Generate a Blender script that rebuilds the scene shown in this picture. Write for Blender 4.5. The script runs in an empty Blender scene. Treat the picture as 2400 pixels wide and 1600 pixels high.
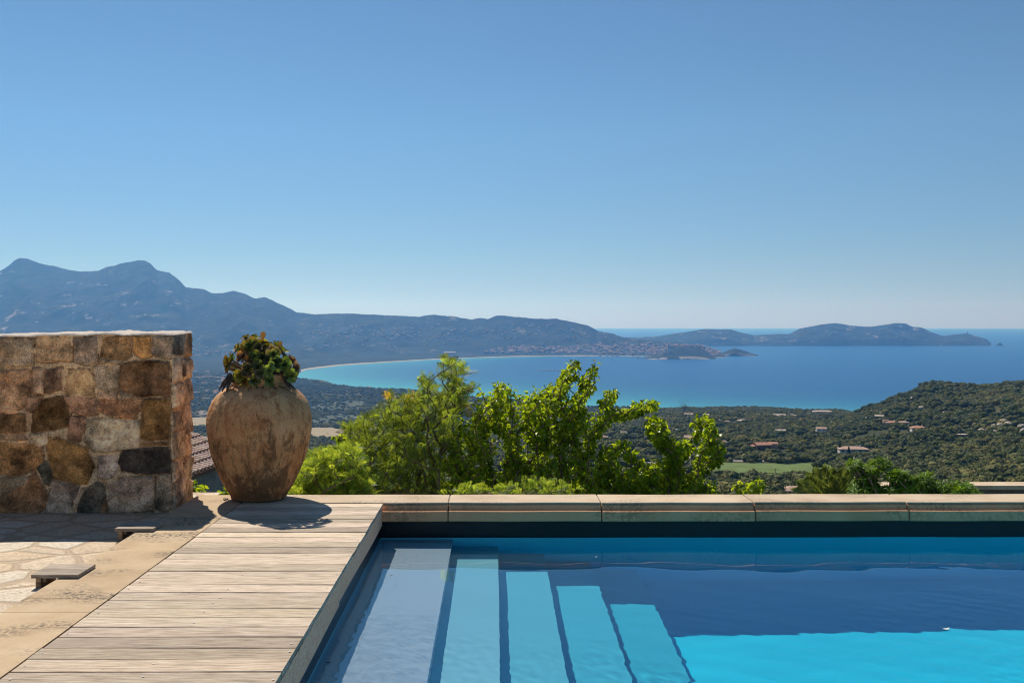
import bpy, bmesh, math, random
import numpy as np
from mathutils import Vector, Matrix
R = math.radians
S = bpy.context.scene
C = S.collection
# ---------------------------------------------------------------- camera, sky, sun
EYE = 1.5            # camera height over the pool terrace (terrace level is z = 0)
F, CX, CY = 2533.0, 1158.0, 747.0     # focal length and eye level of the photograph (pixels of 2400x1600)
cam = bpy.data.cameras.new('camera'); co = bpy.data.objects.new('camera', cam); C.objects.link(co); S.camera = co
cam.lens = 38.0; cam.shift_x = (1200 - CX) / 2400; cam.shift_y = -(800 - CY) / 2400
cam.clip_start = 0.05; cam.clip_end = 2e5
co.location = (0, 0, EYE); co.rotation_euler = (R(90), R(0.07), 0)
SUN = Vector((-0.37, 0.84, 1.0)).normalized()
w = bpy.data.worlds.new('World'); S.world = w; w.use_nodes = True
_nt = w.node_tree; sk = _nt.nodes.new('ShaderNodeTexSky'); sk.sky_type = 'NISHITA'; sk.sun_disc = False
sk.sun_elevation = math.asin(SUN.z); sk.sun_rotation = math.atan2(SUN.x, SUN.y)
sk.altitude = 3000; sk.air_density = 1.0; sk.dust_density = 0.0; sk.ozone_density = 4.0
_tc = _nt.nodes.new('ShaderNodeTexCoord'); _sp = _nt.nodes.new('ShaderNodeSeparateXYZ'); _nt.links.new(_tc.outputs['Generated'], _sp.inputs[0])
_mr = _nt.nodes.new('ShaderNodeMapRange'); _mr.inputs[1].default_value = 0.0; _mr.inputs[2].default_value = 0.17; _nt.links.new(_sp.outputs[2], _mr.inputs[0])
_mx = _nt.nodes.new('ShaderNodeMix'); _mx.data_type = 'RGBA'; _mx.inputs[6].default_value = (0.55, 0.58, 0.66, 1); _mx.inputs[7].default_value = (0.78, 0.91, 0.89, 1); _nt.links.new(_mr.outputs[0], _mx.inputs[0])
_ml = _nt.nodes.new('ShaderNodeMix'); _ml.data_type = 'RGBA'; _ml.blend_type = 'MULTIPLY'; _ml.inputs[0].default_value = 1; _nt.links.new(sk.outputs[0], _ml.inputs[6]); _nt.links.new(_mx.outputs[2], _ml.inputs[7])
_nt.links.new(_ml.outputs[2], _nt.nodes['Background'].inputs[0]); _nt.nodes['Background'].inputs[1].default_value = 0.082
sl = bpy.data.lights.new('sun', 'SUN'); sl.energy = 4.3; sl.angle = R(0.5); sl.color = (1.0, 0.93, 0.83)
so = bpy.data.objects.new('sun', sl); C.objects.link(so); so.rotation_euler = SUN.to_track_quat('Z', 'Y').to_euler()
sl.cycles.is_caustics_light = True
S.view_settings.view_transform = 'Standard'; S.view_settings.look = 'None'
S.view_settings.exposure = 0.2; S.view_settings.gamma = 1.0
S.cycles.volume_bounces = 1; S.cycles.max_bounces = 10; S.cycles.transparent_max_bounces = 12
S.cycles.sample_clamp_indirect = 6.0; S.cycles.pixel_filter_type = 'BLACKMAN_HARRIS'; S.cycles.filter_width = 1.1; S.cycles.denoising_prefilter = 'ACCURATE'
HAZE = 7.2e-5; HAZE_COL = (0.16, 0.45, 1.0); HAZE_G = 0.5
# ---------------------------------------------------------------- helpers
def link(o, parent=None):
    C.objects.link(o)
    if parent is not None: o.parent = parent
    return o
def tag(o, label=None, cat=None, group=None, kind=None):
    if label: o['label'] = label
    if cat: o['category'] = cat
    if group: o['group'] = group
    if kind: o['kind'] = kind
    return o
def empty(name, loc=(0, 0, 0), rz=0):
    o = bpy.data.objects.new(name, None); link(o); o.location = loc; o.rotation_euler = (0, 0, rz); o.empty_display_size = .1
    return o
class MB:
    """collects polygons, then links them as ONE mesh object"""
    def __init__(s): s.v = []; s.f = []; s.m = []; s.c = []; s.n = 0
    def add(s, v, f, m=0, col=None):
        v = np.asarray(v, float).reshape(-1, 3); s.v.append(v); n = s.n
        s.f += [tuple(i + n for i in q) for q in f]; s.m += [m] * len(f); s.n += len(v)
        s.c.append(np.tile(np.array(col if col is not None else (1, 1, 1), float), (len(v), 1)) if np.ndim(col) < 2 else np.asarray(col, float))
        return s
    def box(s, x0, x1, y0, y1, z0, z1, m=0, col=None):
        return s.add([(x, y, z) for z in (z0, z1) for y in (y0, y1) for x in (x0, x1)],
                     [(0, 2, 3, 1), (4, 5, 7, 6), (0, 1, 5, 4), (1, 3, 7, 5), (3, 2, 6, 7), (2, 0, 4, 6)], m, col)
    def tube(s, pts, rad, seg=6, m=0, col=None, cap=True):
        pts = [Vector(p) for p in pts]; n = len(pts); V = []; up = Vector((.3, .2, 1)).normalized()
        for i, p in enumerate(pts):
            t = (pts[min(i + 1, n - 1)] - pts[max(i - 1, 0)])
            if t.length < 1e-9: t = Vector((0, 0, 1))
            t.normalize(); a = t.cross(up)
            if a.length < .05: a = t.cross(Vector((1, 0, 0)))
            a.normalize(); b = t.cross(a); r = rad[i] if hasattr(rad, '__len__') else rad
            for k in range(seg):
                th = 2 * math.pi * k / seg; V.append(p + (a * math.cos(th) + b * math.sin(th)) * r)
        f = [(i * seg + k, i * seg + (k + 1) % seg, (i + 1) * seg + (k + 1) % seg, (i + 1) * seg + k) for i in range(n - 1) for k in range(seg)]
        if cap: f += [tuple(range(seg))[::-1], tuple((n - 1) * seg + k for k in range(seg))]
        return s.add([tuple(q) for q in V], f, m, col)
    def prism(s, poly, y0, y1, m=0, col=None):      # polygon given in (x, z), extruded along y
        n = len(poly); V = [(x, y0, z) for x, z in poly] + [(x, y1, z) for x, z in poly]
        return s.add(V, [tuple(range(n)), tuple(range(n, 2 * n))[::-1]] + [(i + n, (i + 1) % n + n, (i + 1) % n, i) for i in range(n)], m, col)
    def build(s, name, mats, parent=None, smooth=False, loc=None):
        me = bpy.data.meshes.new(name); v = np.concatenate(s.v)
        me.from_pydata(v.tolist(), [], s.f)
        for m in (mats if isinstance(mats, (list, tuple)) else [mats]): me.materials.append(m)
        if len(me.materials) > 1: me.polygons.foreach_set('material_index', np.array(s.m, dtype=np.int32))
        c = np.concatenate(s.c); a = me.color_attributes.new('tone', 'FLOAT_COLOR', 'POINT')
        a.data.foreach_set('color', np.concatenate([c, np.ones((len(c), 1))], 1).astype(np.float32).ravel())
        if smooth: me.shade_smooth()
        me.update(); o = bpy.data.objects.new(name, me); link(o, parent)
        if loc is not None: o.location = loc
        return o
def grid_mesh(name, P, mats, parent=None, smooth=True, col=None, attrs=None, closed_u=False):
    """P: (rows, cols, 3) array of points -> one sheet"""
    r, c = P.shape[:2]; i, j = np.meshgrid(np.arange(r - 1), np.arange(c - 1), indexing='ij'); b = (i * c + j).ravel()
    q = np.stack([b, b + 1, b + c + 1, b + c], 1)
    if closed_u:
        b = (np.arange(r - 1) * c); q = np.concatenate([q, np.stack([b + c - 1, b, b + c, b + 2 * c - 1], 1)])
    me = bpy.data.meshes.new(name); me.vertices.add(r * c); me.vertices.foreach_set('co', P.reshape(-1).astype(np.float32))
    me.loops.add(q.size); me.loops.foreach_set('vertex_index', q.ravel().astype(np.int32))
    me.polygons.add(len(q)); me.polygons.foreach_set('loop_start', (np.arange(len(q)) * 4).astype(np.int32))
    me.update(calc_edges=True)
    for m in (mats if isinstance(mats, (list, tuple)) else [mats]): me.materials.append(m)
    if col is not None:
        a = me.color_attributes.new('tone', 'FLOAT_COLOR', 'POINT')
        a.data.foreach_set('color', np.concatenate([col.reshape(-1, 3), np.ones((r * c, 1))], 1).astype(np.float32).ravel())
    for k, v in (attrs or {}).items():
        a = me.attributes.new(k, 'FLOAT', 'POINT'); a.data.foreach_set('value', v.astype(np.float32).ravel())
    if smooth: me.shade_smooth()
    me.validate(); o = bpy.data.objects.new(name, me); link(o, parent); return o
def copy_tree(o, parent=None):
    c = o.copy(); C.objects.link(c)
    if parent is not None: c.parent = parent
    for ch in list(o.children): copy_tree(ch, c)
    return c
# numpy value noise
def _h(ix, iy, s):
    n = (ix.astype(np.int64) * 374761393 + iy.astype(np.int64) * 668265263 + s * 974634777) & 0x7fffffff
    n = ((n ^ (n >> 13)) * 1274126177) & 0x7fffffff; n = (n ^ (n >> 16)) & 0xffffff
    return n / float(0xffffff)
def vnoise(x, y, s=0):
    x = np.asarray(x, float); y = np.asarray(y, float); ix = np.floor(x); iy = np.floor(y); fx = x - ix; fy = y - iy
    fx = fx * fx * (3 - 2 * fx); fy = fy * fy * (3 - 2 * fy)
    return ((_h(ix, iy, s) * (1 - fx) + _h(ix + 1, iy, s) * fx) * (1 - fy) + (_h(ix, iy + 1, s) * (1 - fx) + _h(ix + 1, iy + 1, s) * fx) * fy)
def fbm(x, y, o=4, s=0, g=.5):
    a = 1.; t = 0.; n = 0.
    for k in range(o): t = t + a * (vnoise(x * 2 ** k, y * 2 ** k, s + k * 7) - .5); n += a; a *= g
    return t / n * 2
# ---------------------------------------------------------------- materials
class NT:
    def __init__(s, name):
        s.mat = bpy.data.materials.new(name); s.mat.use_nodes = True; s.t = s.mat.node_tree
        s.b = s.t.nodes['Principled BSDF']; s.out = s.t.nodes['Material Output']
        s.b.inputs['Specular IOR Level'].default_value = .3
    def n(s, typ, props=None, **inp):
        nd = s.t.nodes.new('ShaderNode' + typ)
        for k, v in (props or {}).items(): setattr(nd, k, v)
        for k, v in inp.items():
            key = int(k[1:]) if k[0] == '_' else k.replace('_', ' ')
            s.set(nd.inputs[key], v)
        return nd
    def set(s, sock, v):
        if isinstance(v, bpy.types.NodeSocket): s.t.links.new(v, sock)
        elif isinstance(v, bpy.types.Node): s.t.links.new(v.outputs[0], sock)
        elif hasattr(v, '__len__') and len(v) == 3 and sock.type == 'RGBA': sock.default_value = (*v, 1)
        else: sock.default_value = v
    def bs(s, **k):
        for a, v in k.items(): s.set(s.b.inputs[a.replace('_', ' ')], v)
        return s
    def pos(s, scale=(1, 1, 1), obj=False):
        g = s.n('TexCoord').outputs['Object'] if obj else s.n('NewGeometry').outputs['Position']
        return s.n('VectorMath', {'operation': 'MULTIPLY'}, _0=g, _1=scale).outputs[0]
    def noise(s, vec, scale=5, detail=4, rough=.55, dist=0):
        return s.n('TexNoise', Vector=vec, Scale=scale, Detail=detail, Roughness=rough, Distortion=dist).outputs['Fac']
    def ramp(s, fac, *stops):
        nd = s.n('ValToRGB', _0=fac); e = nd.color_ramp.elements
        while len(e) < len(stops): e.new(.5)
        for q, (p, c) in zip(e, stops): q.position = p; q.color = (*c, 1) if hasattr(c, '__len__') else (c, c, c, 1)
        return nd.outputs[0]
    def mix(s, fac, a, b, mode='MIX'):
        nd = s.t.nodes.new('ShaderNodeMix'); nd.data_type = 'RGBA'; nd.blend_type = mode
        s.set(nd.inputs[0], fac); s.set(nd.inputs[6], a); s.set(nd.inputs[7], b); return nd.outputs[2]
    def math(s, op, a, b=0.0, clamp=False):
        nd = s.t.nodes.new('ShaderNodeMath'); nd.operation = op; nd.use_clamp = clamp; s.set(nd.inputs[0], a); s.set(nd.inputs[1], b); return nd.outputs[0]
    def attr(s, name, out='Color'): return s.n('Attribute', {'attribute_name': name}).outputs[out]
    def bump(s, h, strength=.3, dist=.01):
        s.set(s.b.inputs['Normal'], s.n('Bump', Strength=strength, Distance=dist, Height=h).outputs[0]); return s
def plain(name, col, rough=.8, var=.18, scale=6, bump=.0, spec=.3):
    m = NT(name); p = m.pos(); n = m.noise(p, scale, 5)
    c = m.ramp(n, (.3, tuple(x * (1 - var) for x in col)), (.7, tuple(min(1, x * (1 + var)) for x in col)))
    m.bs(Base_Color=c, Roughness=rough, Specular_IOR_Level=spec)
    if bump: m.bump(m.noise(p, scale * 6, 4), bump)
    return m.mat
def m_stone_wall():
    m = NT('granite rubble'); p = m.pos(); t = m.attr('tone')
    g = m.noise(p, 80, 2, .85); g2 = m.noise(p, 9, 5, .6); g3 = m.noise(p, 28, 4, .7)
    c = m.mix(1, t, m.ramp(g, (.34, (1.25, 1.04, .83)), (.5, (2.25, 1.85, 1.4)), (.65, (3.2, 2.75, 2.15))), 'MULTIPLY')
    c = m.mix(1, c, m.ramp(g2, (.32, (.62, .57, .52)), (.52, (1, 1, 1)), (.7, (1.25, 1.14, 1.0))), 'MULTIPLY')
    c = m.mix(1, c, m.ramp(g3, (.3, (.72, .70, .68)), (.6, (1.1, 1.1, 1.1))), 'MULTIPLY')
    m.bs(Base_Color=c, Roughness=.85, Specular_IOR_Level=.25)
    m.bump(m.math('ADD', m.math('MULTIPLY', g, .5), g3), .55, .012); return m.mat
def m_terracotta():
    m = NT('weathered terracotta'); p = m.pos((1, 1, 1)); pv = m.pos((1, 1, .5)); z = m.n('SeparateXYZ', _0=m.pos()).outputs[2]
    base = m.ramp(m.noise(p, 3.2, 5, .6), (.35, (.54, .265, .115)), (.52, (.66, .375, .185)), (.68, (.72, .48, .27)))
    # pale lime bloom above, red clay below
    h = m.n('MapRange', Value=z, _1=.25, _2=.95).outputs[0]
    lime = m.math('MULTIPLY', m.math('ADD', h, m.math('SUBTRACT', m.noise(p, 4.5, 6, .65), .72)), .6, True)
    c = m.mix(lime, base, (.64, .45, .28))
    red = m.ramp(m.noise(pv, 10, 8, .78, .4), (.50, 0), (.58, 1))
    c = m.mix(m.math('MULTIPLY', red, .72), c, (.40, .17, .075))
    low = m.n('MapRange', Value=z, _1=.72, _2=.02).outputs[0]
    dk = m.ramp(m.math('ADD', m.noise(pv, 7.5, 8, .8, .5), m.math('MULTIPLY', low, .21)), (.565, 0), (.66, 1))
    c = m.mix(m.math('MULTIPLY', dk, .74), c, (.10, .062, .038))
    spots = m.ramp(m.noise(p, 22, 3, .6), (.64, 0), (.70, 1))
    c = m.mix(m.math('MULTIPLY', spots, .55), c, (.15, .08, .045))
    c = m.mix(.5, c, m.ramp(m.noise(p, 70, 3, .7), (.3, (.6, .6, .6)), (.7, (1.35, 1.35, 1.35))), 'MULTIPLY')
    c = m.mix(1, c, (1.06, .95, .82), 'MULTIPLY'); m.bs(Base_Color=c, Roughness=.88, Specular_IOR_Level=.2)
    m.bump(m.math('ADD', m.noise(p, 40, 6, .7), m.math('MULTIPLY', m.noise(p, 9, 4), 1.2)), .45, .012); return m.mat
def m_wood(name='weathered deck wood', dark=1.0):
    m = NT(name); t = m.attr('tone'); p = m.pos((.7, 9, 9)); p2 = m.pos()
    g = m.noise(p, 9, 6, .65, .3); fine = m.noise(m.pos((2.2, 60, 60)), 3, 3, .6)
    c = m.ramp(g, (.30, (.27 * dark, .20 * dark, .145 * dark)), (.48, (.57 * dark, .455 * dark, .345 * dark)), (.70, (.78 * dark, .67 * dark, .55 * dark)))
    c = m.mix(1, c, t, 'MULTIPLY')
    c = m.mix(.85, c, m.ramp(fine, (.3, (.66, .64, .62)), (.65, (1.16, 1.16, 1.16))), 'MULTIPLY')
    st = m.ramp(m.noise(m.pos((1, 2.5, 2.5)), 3.5, 5, .6), (.56, 0), (.72, 1))
    c = m.mix(m.math('MULTIPLY', st, .35), c, (.2, .15, .11))
    kn = m.ramp(m.noise(m.pos((1.2, 2, 2)), 34, 1, .5), (.76, 0), (.79, 1))
    c = m.mix(m.math('MULTIPLY', kn, .75), c, (.07, .05, .04))
    m.bs(Base_Color=c, Roughness=.78, Specular_IOR_Level=.25); m.bump(m.math('ADD', g, fine), .35, .006); return m.mat
def m_sandstone(name, a, b, c_, stain=.5, moss=0.0):
    m = NT(name); p = m.pos(); t = m.attr('tone')
    c = m.ramp(m.noise(p, 2.6, 6, .6), (.3, a), (.5, b), (.72, c_))
    c = m.mix(1, c, t, 'MULTIPLY')
    c = m.mix(.6, c, m.ramp(m.noise(p, 160, 2, .7), (.3, (.72, .72, .72)), (.7, (1.25, 1.25, 1.25))), 'MULTIPLY')
    mask = m.ramp(m.noise(m.pos((1.6, 2.4, 2.4)), 1.25, 2, .5), (.50, 0), (.66, 1))
    spk = m.ramp(m.noise(p, 34, 5, .75), (.46, 0), (.56, 1))
    c = m.mix(m.math('MULTIPLY', m.math('MULTIPLY', mask, spk), stain), c, (.075, .06, .05))
    veins = m.ramp(m.noise(m.pos((1, 3.5, 3)), 5, 6, .75, 1.2), (.60, 0), (.66, 1))
    c = m.mix(m.math('MULTIPLY', veins, .25), c, (.2, .15, .1))
    m.bs(Base_Color=c, Roughness=.82, Specular_IOR_Level=.25)
    m.bump(m.math('ADD', m.noise(p, 60, 5, .7), m.noise(p, 8, 3)), .25, .008); return m.mat
def m_crazy():
    m = NT('crazy paving'); pz = m.pos((1.1, 1.1, 0)); w_ = m.n('TexNoise', Vector=pz, Scale=1.6, Detail=4.0).outputs['Color']
    pw = m.mix(.11, pz, w_, 'ADD')
    ed = m.n('TexVoronoi', {'feature': 'DISTANCE_TO_EDGE'}, Vector=pw, Scale=2.5).outputs[0]
    cell = m.n('TexVoronoi', {'feature': 'F1'}, Vector=pw, Scale=2.5).outputs['Color']
    stone = m.ramp(m.n('SeparateColor', _0=cell).outputs[0], (.1, (.62, .51, .37)), (.4, (.60, .45, .29)), (.6, (.56, .43, .29)), (.9, (.66, .57, .44)))
    n2 = m.noise(m.pos(), 38, 5, .75)
    stone = m.mix(1, stone, m.ramp(n2, (.34, (.62, .56, .48)), (.5, (1, 1, 1)), (.66, (1.3, 1.28, 1.24))), 'MULTIPLY')
    joint = m.ramp(ed, (.045, 1), (.07, 0))
    c = m.mix(joint, stone, m.ramp(m.noise(m.pos(), 60, 3), (.3, (.40, .28, .17)), (.7, (.52, .39, .26))))
    m.bs(Base_Color=c, Roughness=.7, Specular_IOR_Level=.35)
    h = m.math('ADD', m.math('MULTIPLY', m.ramp(ed, (.03, 0), (.09, 1)), 1.6), m.math('MULTIPLY', n2, .8)); m.bump(h, .5, .02); return m.mat
def m_leaf(name, a, b, c_, trans=.45, rough=.38, tcol=None, spec=.5):
    m = NT(name); p = m.pos(); t = m.attr('tone')
    base = m.ramp(m.noise(p, 9, 2), (.3, a), (.5, b), (.72, c_)); base = m.mix(1, base, t, 'MULTIPLY')
    m.bs(Base_Color=base, Roughness=rough, Specular_IOR_Level=spec)
    tc = m.mix(1, base, tcol or (1.7, 1.7, .7), 'MULTIPLY')
    tr = m.n('BsdfTranslucent', Color=tc); mx = m.n('MixShader', _0=trans, _1=m.b.outputs[0], _2=tr); m.t.links.new(mx.outputs[0], m.out.inputs[0]); return m.mat
def m_crown(name, stops):
    m = NT(name); r = m.n('ObjectInfo').outputs['Random']; p = m.pos()
    c = m.ramp(r, *stops)
    c = m.mix(1, c, m.ramp(m.noise(p, .9, 4, .7), (.3, (.6, .6, .62)), (.5, (1, 1, 1)), (.7, (1.5, 1.45, 1.25))), 'MULTIPLY')
    m.bs(Base_Color=c, Roughness=.75, Specular_IOR_Level=.15)
    tr = m.n('BsdfTranslucent', Color=m.mix(1, c, (1.3, 1.4, .7), 'MULTIPLY')); mx = m.n('MixShader', _0=.15, _1=m.b.outputs[0], _2=tr); m.t.links.new(mx.outputs[0], m.out.inputs[0]); return m.mat
M = {}
M['wall'] = m_stone_wall(); M['terra'] = m_terracotta(); M['wood'] = m_wood(); M['wood_d'] = m_wood('weathered fascia wood', 1.5)
M['sand'] = m_sandstone('warm sandstone slab', (.46, .32, .185), (.56, .41, .25), (.63, .48, .31), .9)
M['coping'] = m_sandstone('cut stone coping', (.55, .41, .27), (.65, .50, .34), (.70, .57, .41), .4)
M['paving'] = m_crazy()
M['bark'] = plain('grey brown bark', (.16, .115, .08), .9, .3, 14, .5)
M['white'] = plain('white render', (.68, .64, .58), .85, .08, .4); M['cream'] = plain('cream render', (.62, .52, .38), .85, .08, .4)
M['pink'] = plain('pink render', (.52, .34, .26), .85, .08, .4); M['brick'] = plain('brown stone wall', (.20, .12, .09), .9, .15, .7)
M['greyr'] = plain('grey render', (.42, .42, .42), .85, .1, .5)
M['tile'] = plain('orange roof tile', (.47, .24, .15), .85, .22, .8); M['tile2'] = plain('pale pink roof tile', (.50, .33, .25), .85, .2, .8)
M['tile3'] = plain('pale roof tile', (.58, .47, .38), .85, .2, .8)
M['glass'] = plain('dark window glass', (.03, .035, .045), .15, .1, 1, 0, .6); M['shutter'] = plain('brown shutter wood', (.16, .09, .06), .7)
M['metal'] = plain('grey metal', (.35, .36, .38), .45); M['pole'] = plain('weathered pole wood', (.12, .09, .07), .9)
# ---------------------------------------------------------------- land form functions (true distances from the eye, in metres)
RE = 6371000.0; SEA = -229.5
def zsea(X, D): return SEA - (X * X + D * D) / (2 * RE)
COLS = [(-300, [(-60, -2.7), (15, -3), (30, -7), (100, -22), (200, -40), (430, -72), (800, -112), (1200, -146), (1600, -172), (2000, -193), (2600, -213), (3600, -223), (4800, -227.5), (6500, -231), (7600, -250)]),
 (680, [(-60, -2.7), (15, -3), (30, -7), (100, -22), (200, -40), (430, -72), (800, -112), (1200, -146), (1600, -172), (2000, -193), (2600, -213), (3600, -223), (4500, -229), (4800, -231), (5200, -240), (7600, -260)]),
 (705, [(-60, -2.7), (15, -3), (30, -7), (100, -22), (200, -40), (430, -72), (800, -112), (1200, -146), (1600, -172), (2000, -194), (2600, -213), (3600, -224), (4250, -230), (4400, -242), (7600, -260)]),
 (930, [(-60, -2.7), (15, -3), (30, -7), (100, -22), (200, -40), (430, -70), (800, -112), (1200, -145), (1600, -172), (2000, -195), (2600, -214), (3300, -225), (3640, -230.5), (3800, -242), (7600, -260)]),
 (1250, [(-60, -2.7), (15, -3), (30, -7), (100, -22), (200, -40), (430, -68), (700, -92), (1000, -120), (1500, -158), (2000, -190), (2600, -218), (3000, -227), (3130, -231), (3300, -242), (7600, -260)]),
 (1430, [(-60, -2.7), (15, -3), (30, -7), (100, -22), (200, -40), (430, -68), (680, -88), (800, -94), (950, -104), (1300, -130), (1700, -160), (2300, -201), (2750, -226), (2850, -231), (3000, -242), (7600, -260)]),
 (1620, [(-60, -2.7), (15, -3), (30, -7), (100, -22), (200, -40), (430, -68), (560, -80), (680, -88), (800, -92), (950, -101), (1300, -124), (1700, -150), (2350, -194), (2600, -220), (2720, -240), (7600, -260)]),
 (1700, [(-60, -2.7), (15, -3), (30, -7), (100, -22), (200, -40), (430, -68), (560, -80), (680, -88), (790, -91.5), (950, -100), (1300, -121), (1700, -146.5), (2350, -193), (2600, -222), (2720, -240), (7600, -260)]),
 (1960, [(-60, -2.7), (15, -3), (30, -7), (100, -22), (200, -40), (430, -68), (560, -80), (680, -88), (790, -92), (1000, -104), (1300, -122), (1700, -150), (2200, -188), (2500, -222), (2640, -240), (7600, -260)]),
 (2050, [(-60, -2.7), (15, -3), (30, -7), (100, -22), (200, -40), (430, -68.5), (560, -79), (700, -86), (850, -91), (1000, -94), (1150, -97), (1300, -101), (1600, -140), (2200, -205), (2500, -240), (7600, -260)]),
 (2110, [(-60, -2.7), (15, -3), (30, -7), (100, -22), (200, -40), (430, -68.5), (560, -78), (700, -84.5), (850, -88), (1000, -87.5), (1150, -86.5), (1270, -88), (1550, -130), (2100, -205), (2500, -240), (7600, -260)]),
 (2185, [(-60, -2.7), (15, -3), (30, -7), (100, -22), (200, -40), (430, -68.5), (560, -76), (700, -81.5), (850, -84), (1000, -80), (1150, -74), (1250, -73), (1500, -115), (2000, -200), (2400, -240), (7600, -260)]),
 (2300, [(-60, -2.7), (15, -3), (30, -7), (100, -22), (200, -40), (430, -67), (560, -74), (700, -79), (850, -81), (1000, -79), (1150, -76), (1250, -77.5), (1500, -115), (2000, -200), (2400, -240), (7600, -260)]),
 (2400, [(-60, -2.7), (15, -3), (30, -7), (100, -22), (200, -40), (430, -66), (560, -73), (700, -78), (850, -79), (1000, -76.5), (1150, -72), (1260, -73), (1500, -110), (2000, -200), (2400, -240), (7600, -260)]),
 (2900, [(-60, -2.7), (15, -3), (30, -7), (100, -22), (200, -40), (430, -64), (560, -70), (700, -73), (850, -72), (1000, -66), (1150, -60), (1300, -62), (1600, -110), (2100, -200), (2500, -240), (7600, -260)])]
_pc = np.array([c[0] for c in COLS], float)
_Dk = np.concatenate([np.linspace(-60, 60, 13)[:-1], np.geomspace(60, 7600, 260)])
_Zk = np.array([np.interp(_Dk, [p[0] for p in c[1]], [p[1] for p in c[1]]) for c in COLS])
for _ in range(3): _Zk[:, 1:-1] = (_Zk[:, :-2] + _Zk[:, 1:-1] * 2 + _Zk[:, 2:]) / 4
def zland(X, D):
    X = np.asarray(X, float); D = np.asarray(D, float); Dm = np.maximum(D, 60.)
    px = np.clip(CX + F * X / Dm, _pc[0], _pc[-1] - 1e-6); i = np.clip(np.searchsorted(_pc, px, side='right') - 1, 0, len(_pc) - 2)
    u = (px - _pc[i]) / (_pc[i + 1] - _pc[i]); u = u * u * (3 - 2 * u)
    k = np.interp(D, _Dk, np.arange(len(_Dk))); k0 = np.clip(np.floor(k).astype(int), 0, len(_Dk) - 2); f = k - k0
    za = _Zk[i, k0] * (1 - f) + _Zk[i, k0 + 1] * f; zb = _Zk[i + 1, k0] * (1 - f) + _Zk[i + 1, k0 + 1] * f
    z = za * (1 - u) + zb * u
    amp = np.clip((D - 90) / 500., 0, 1) * np.clip((z - SEA - 3) / 30., .0, 1)
    return z + amp * (fbm(X / 110., D / 110., 4, 3) * 4.5)
_s = np.linspace(-.85, .85, 860); _d = np.geomspace(20., 7640., 460) - 45.
_gs, _gd = np.meshgrid(_s, _d); _gx = _gs * (_gd + 70.); _gz = zland(_gx, _gd)
def zt(X, D):
    """height of the land mesh itself (bilinear in its own grid)"""
    X = np.asarray(X, float); D = np.asarray(D, float); a = np.interp(D, _d, np.arange(len(_d))); b = (X / (D + 70.) - _s[0]) / (_s[1] - _s[0])
    a0 = np.clip(np.floor(a).astype(int), 0, len(_d) - 2); b0 = np.clip(np.floor(b).astype(int), 0, len(_s) - 2); fa = a - a0; fb = b - b0
    return (_gz[a0, b0] * (1 - fb) + _gz[a0, b0 + 1] * fb) * (1 - fa) + (_gz[a0 + 1, b0] * (1 - fb) + _gz[a0 + 1, b0 + 1] * fb) * fa
_Dm = np.geomspace(150, 5000, 1400)
def spot(px, py):
    """ground point seen at a pixel of the photograph"""
    X = (px - CX) / F * _Dm; y = CY + F * (EYE - zt(X, _Dm)) / _Dm; k = np.argmax(y <= py)
    return float(X[k]), float(_Dm[k]), float(zt(X[k], _Dm[k]))
# land colouring: bare earth / scrub / dry grass as irregular patches
def m_land():
    m = NT('maquis ground'); p = m.pos(); n = m.noise(m.pos((.01, .01, .01)), 1.6, 7, .62)
    c = m.ramp(n, (.34, (.040, .050, .022)), (.5, (.060, .066, .032)), (.60, (.12, .105, .055)), (.72, (.20, .16, .09)))
    c = m.mix(1, c, m.ramp(m.noise(m.pos((.12, .12, .12)), 2.2, 5, .7), (.3, (.55, .55, .55)), (.7, (1.4, 1.4, 1.4))), 'MULTIPLY')
    m.bs(Base_Color=c, Roughness=.95, Specular_IOR_Level=.05); m.bump(m.noise(m.pos((.3, .3, .3)), 2, 5, .7), .8, .8); return m.mat
land = grid_mesh('ground', np.stack([_gx, _gd, _gz], -1), m_land()); tag(land, kind='structure')
def drape(name, poly, mat, off=.25, step=4., kind='structure', pxpoly=True):
    """flat patch (field) lying on the land, cut to an outline"""
    pts = [spot(*p)[:2] for p in poly] if pxpoly else poly
    P = np.array(pts); cen = P.mean(0); n = 90; rings = 26; th = np.linspace(0, 2 * np.pi, n, endpoint=False)
    # resample the outline
    Q = np.vstack([P, P[:1]]); L = np.r_[0, np.cumsum(np.hypot(*np.diff(Q, axis=0).T))]; t = np.linspace(0, L[-1], n, endpoint=False)
    O = np.stack([np.interp(t, L, Q[:, 0]), np.interp(t, L, Q[:, 1])], 1); O += fbm(O[:, 0] / 14., O[:, 1] / 14., 3, 5)[:, None] * step * .5
    G = np.array([[cen + (o - cen) * (r / rings) for o in O] for r in range(1, rings + 1)])
    G = np.concatenate([G, G[:, :1]], 1); Z = zt(G[..., 0], G[..., 1]) + off
    o = grid_mesh(name, np.dstack([G, Z]), mat); tag(o, kind=kind); return o, P
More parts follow.
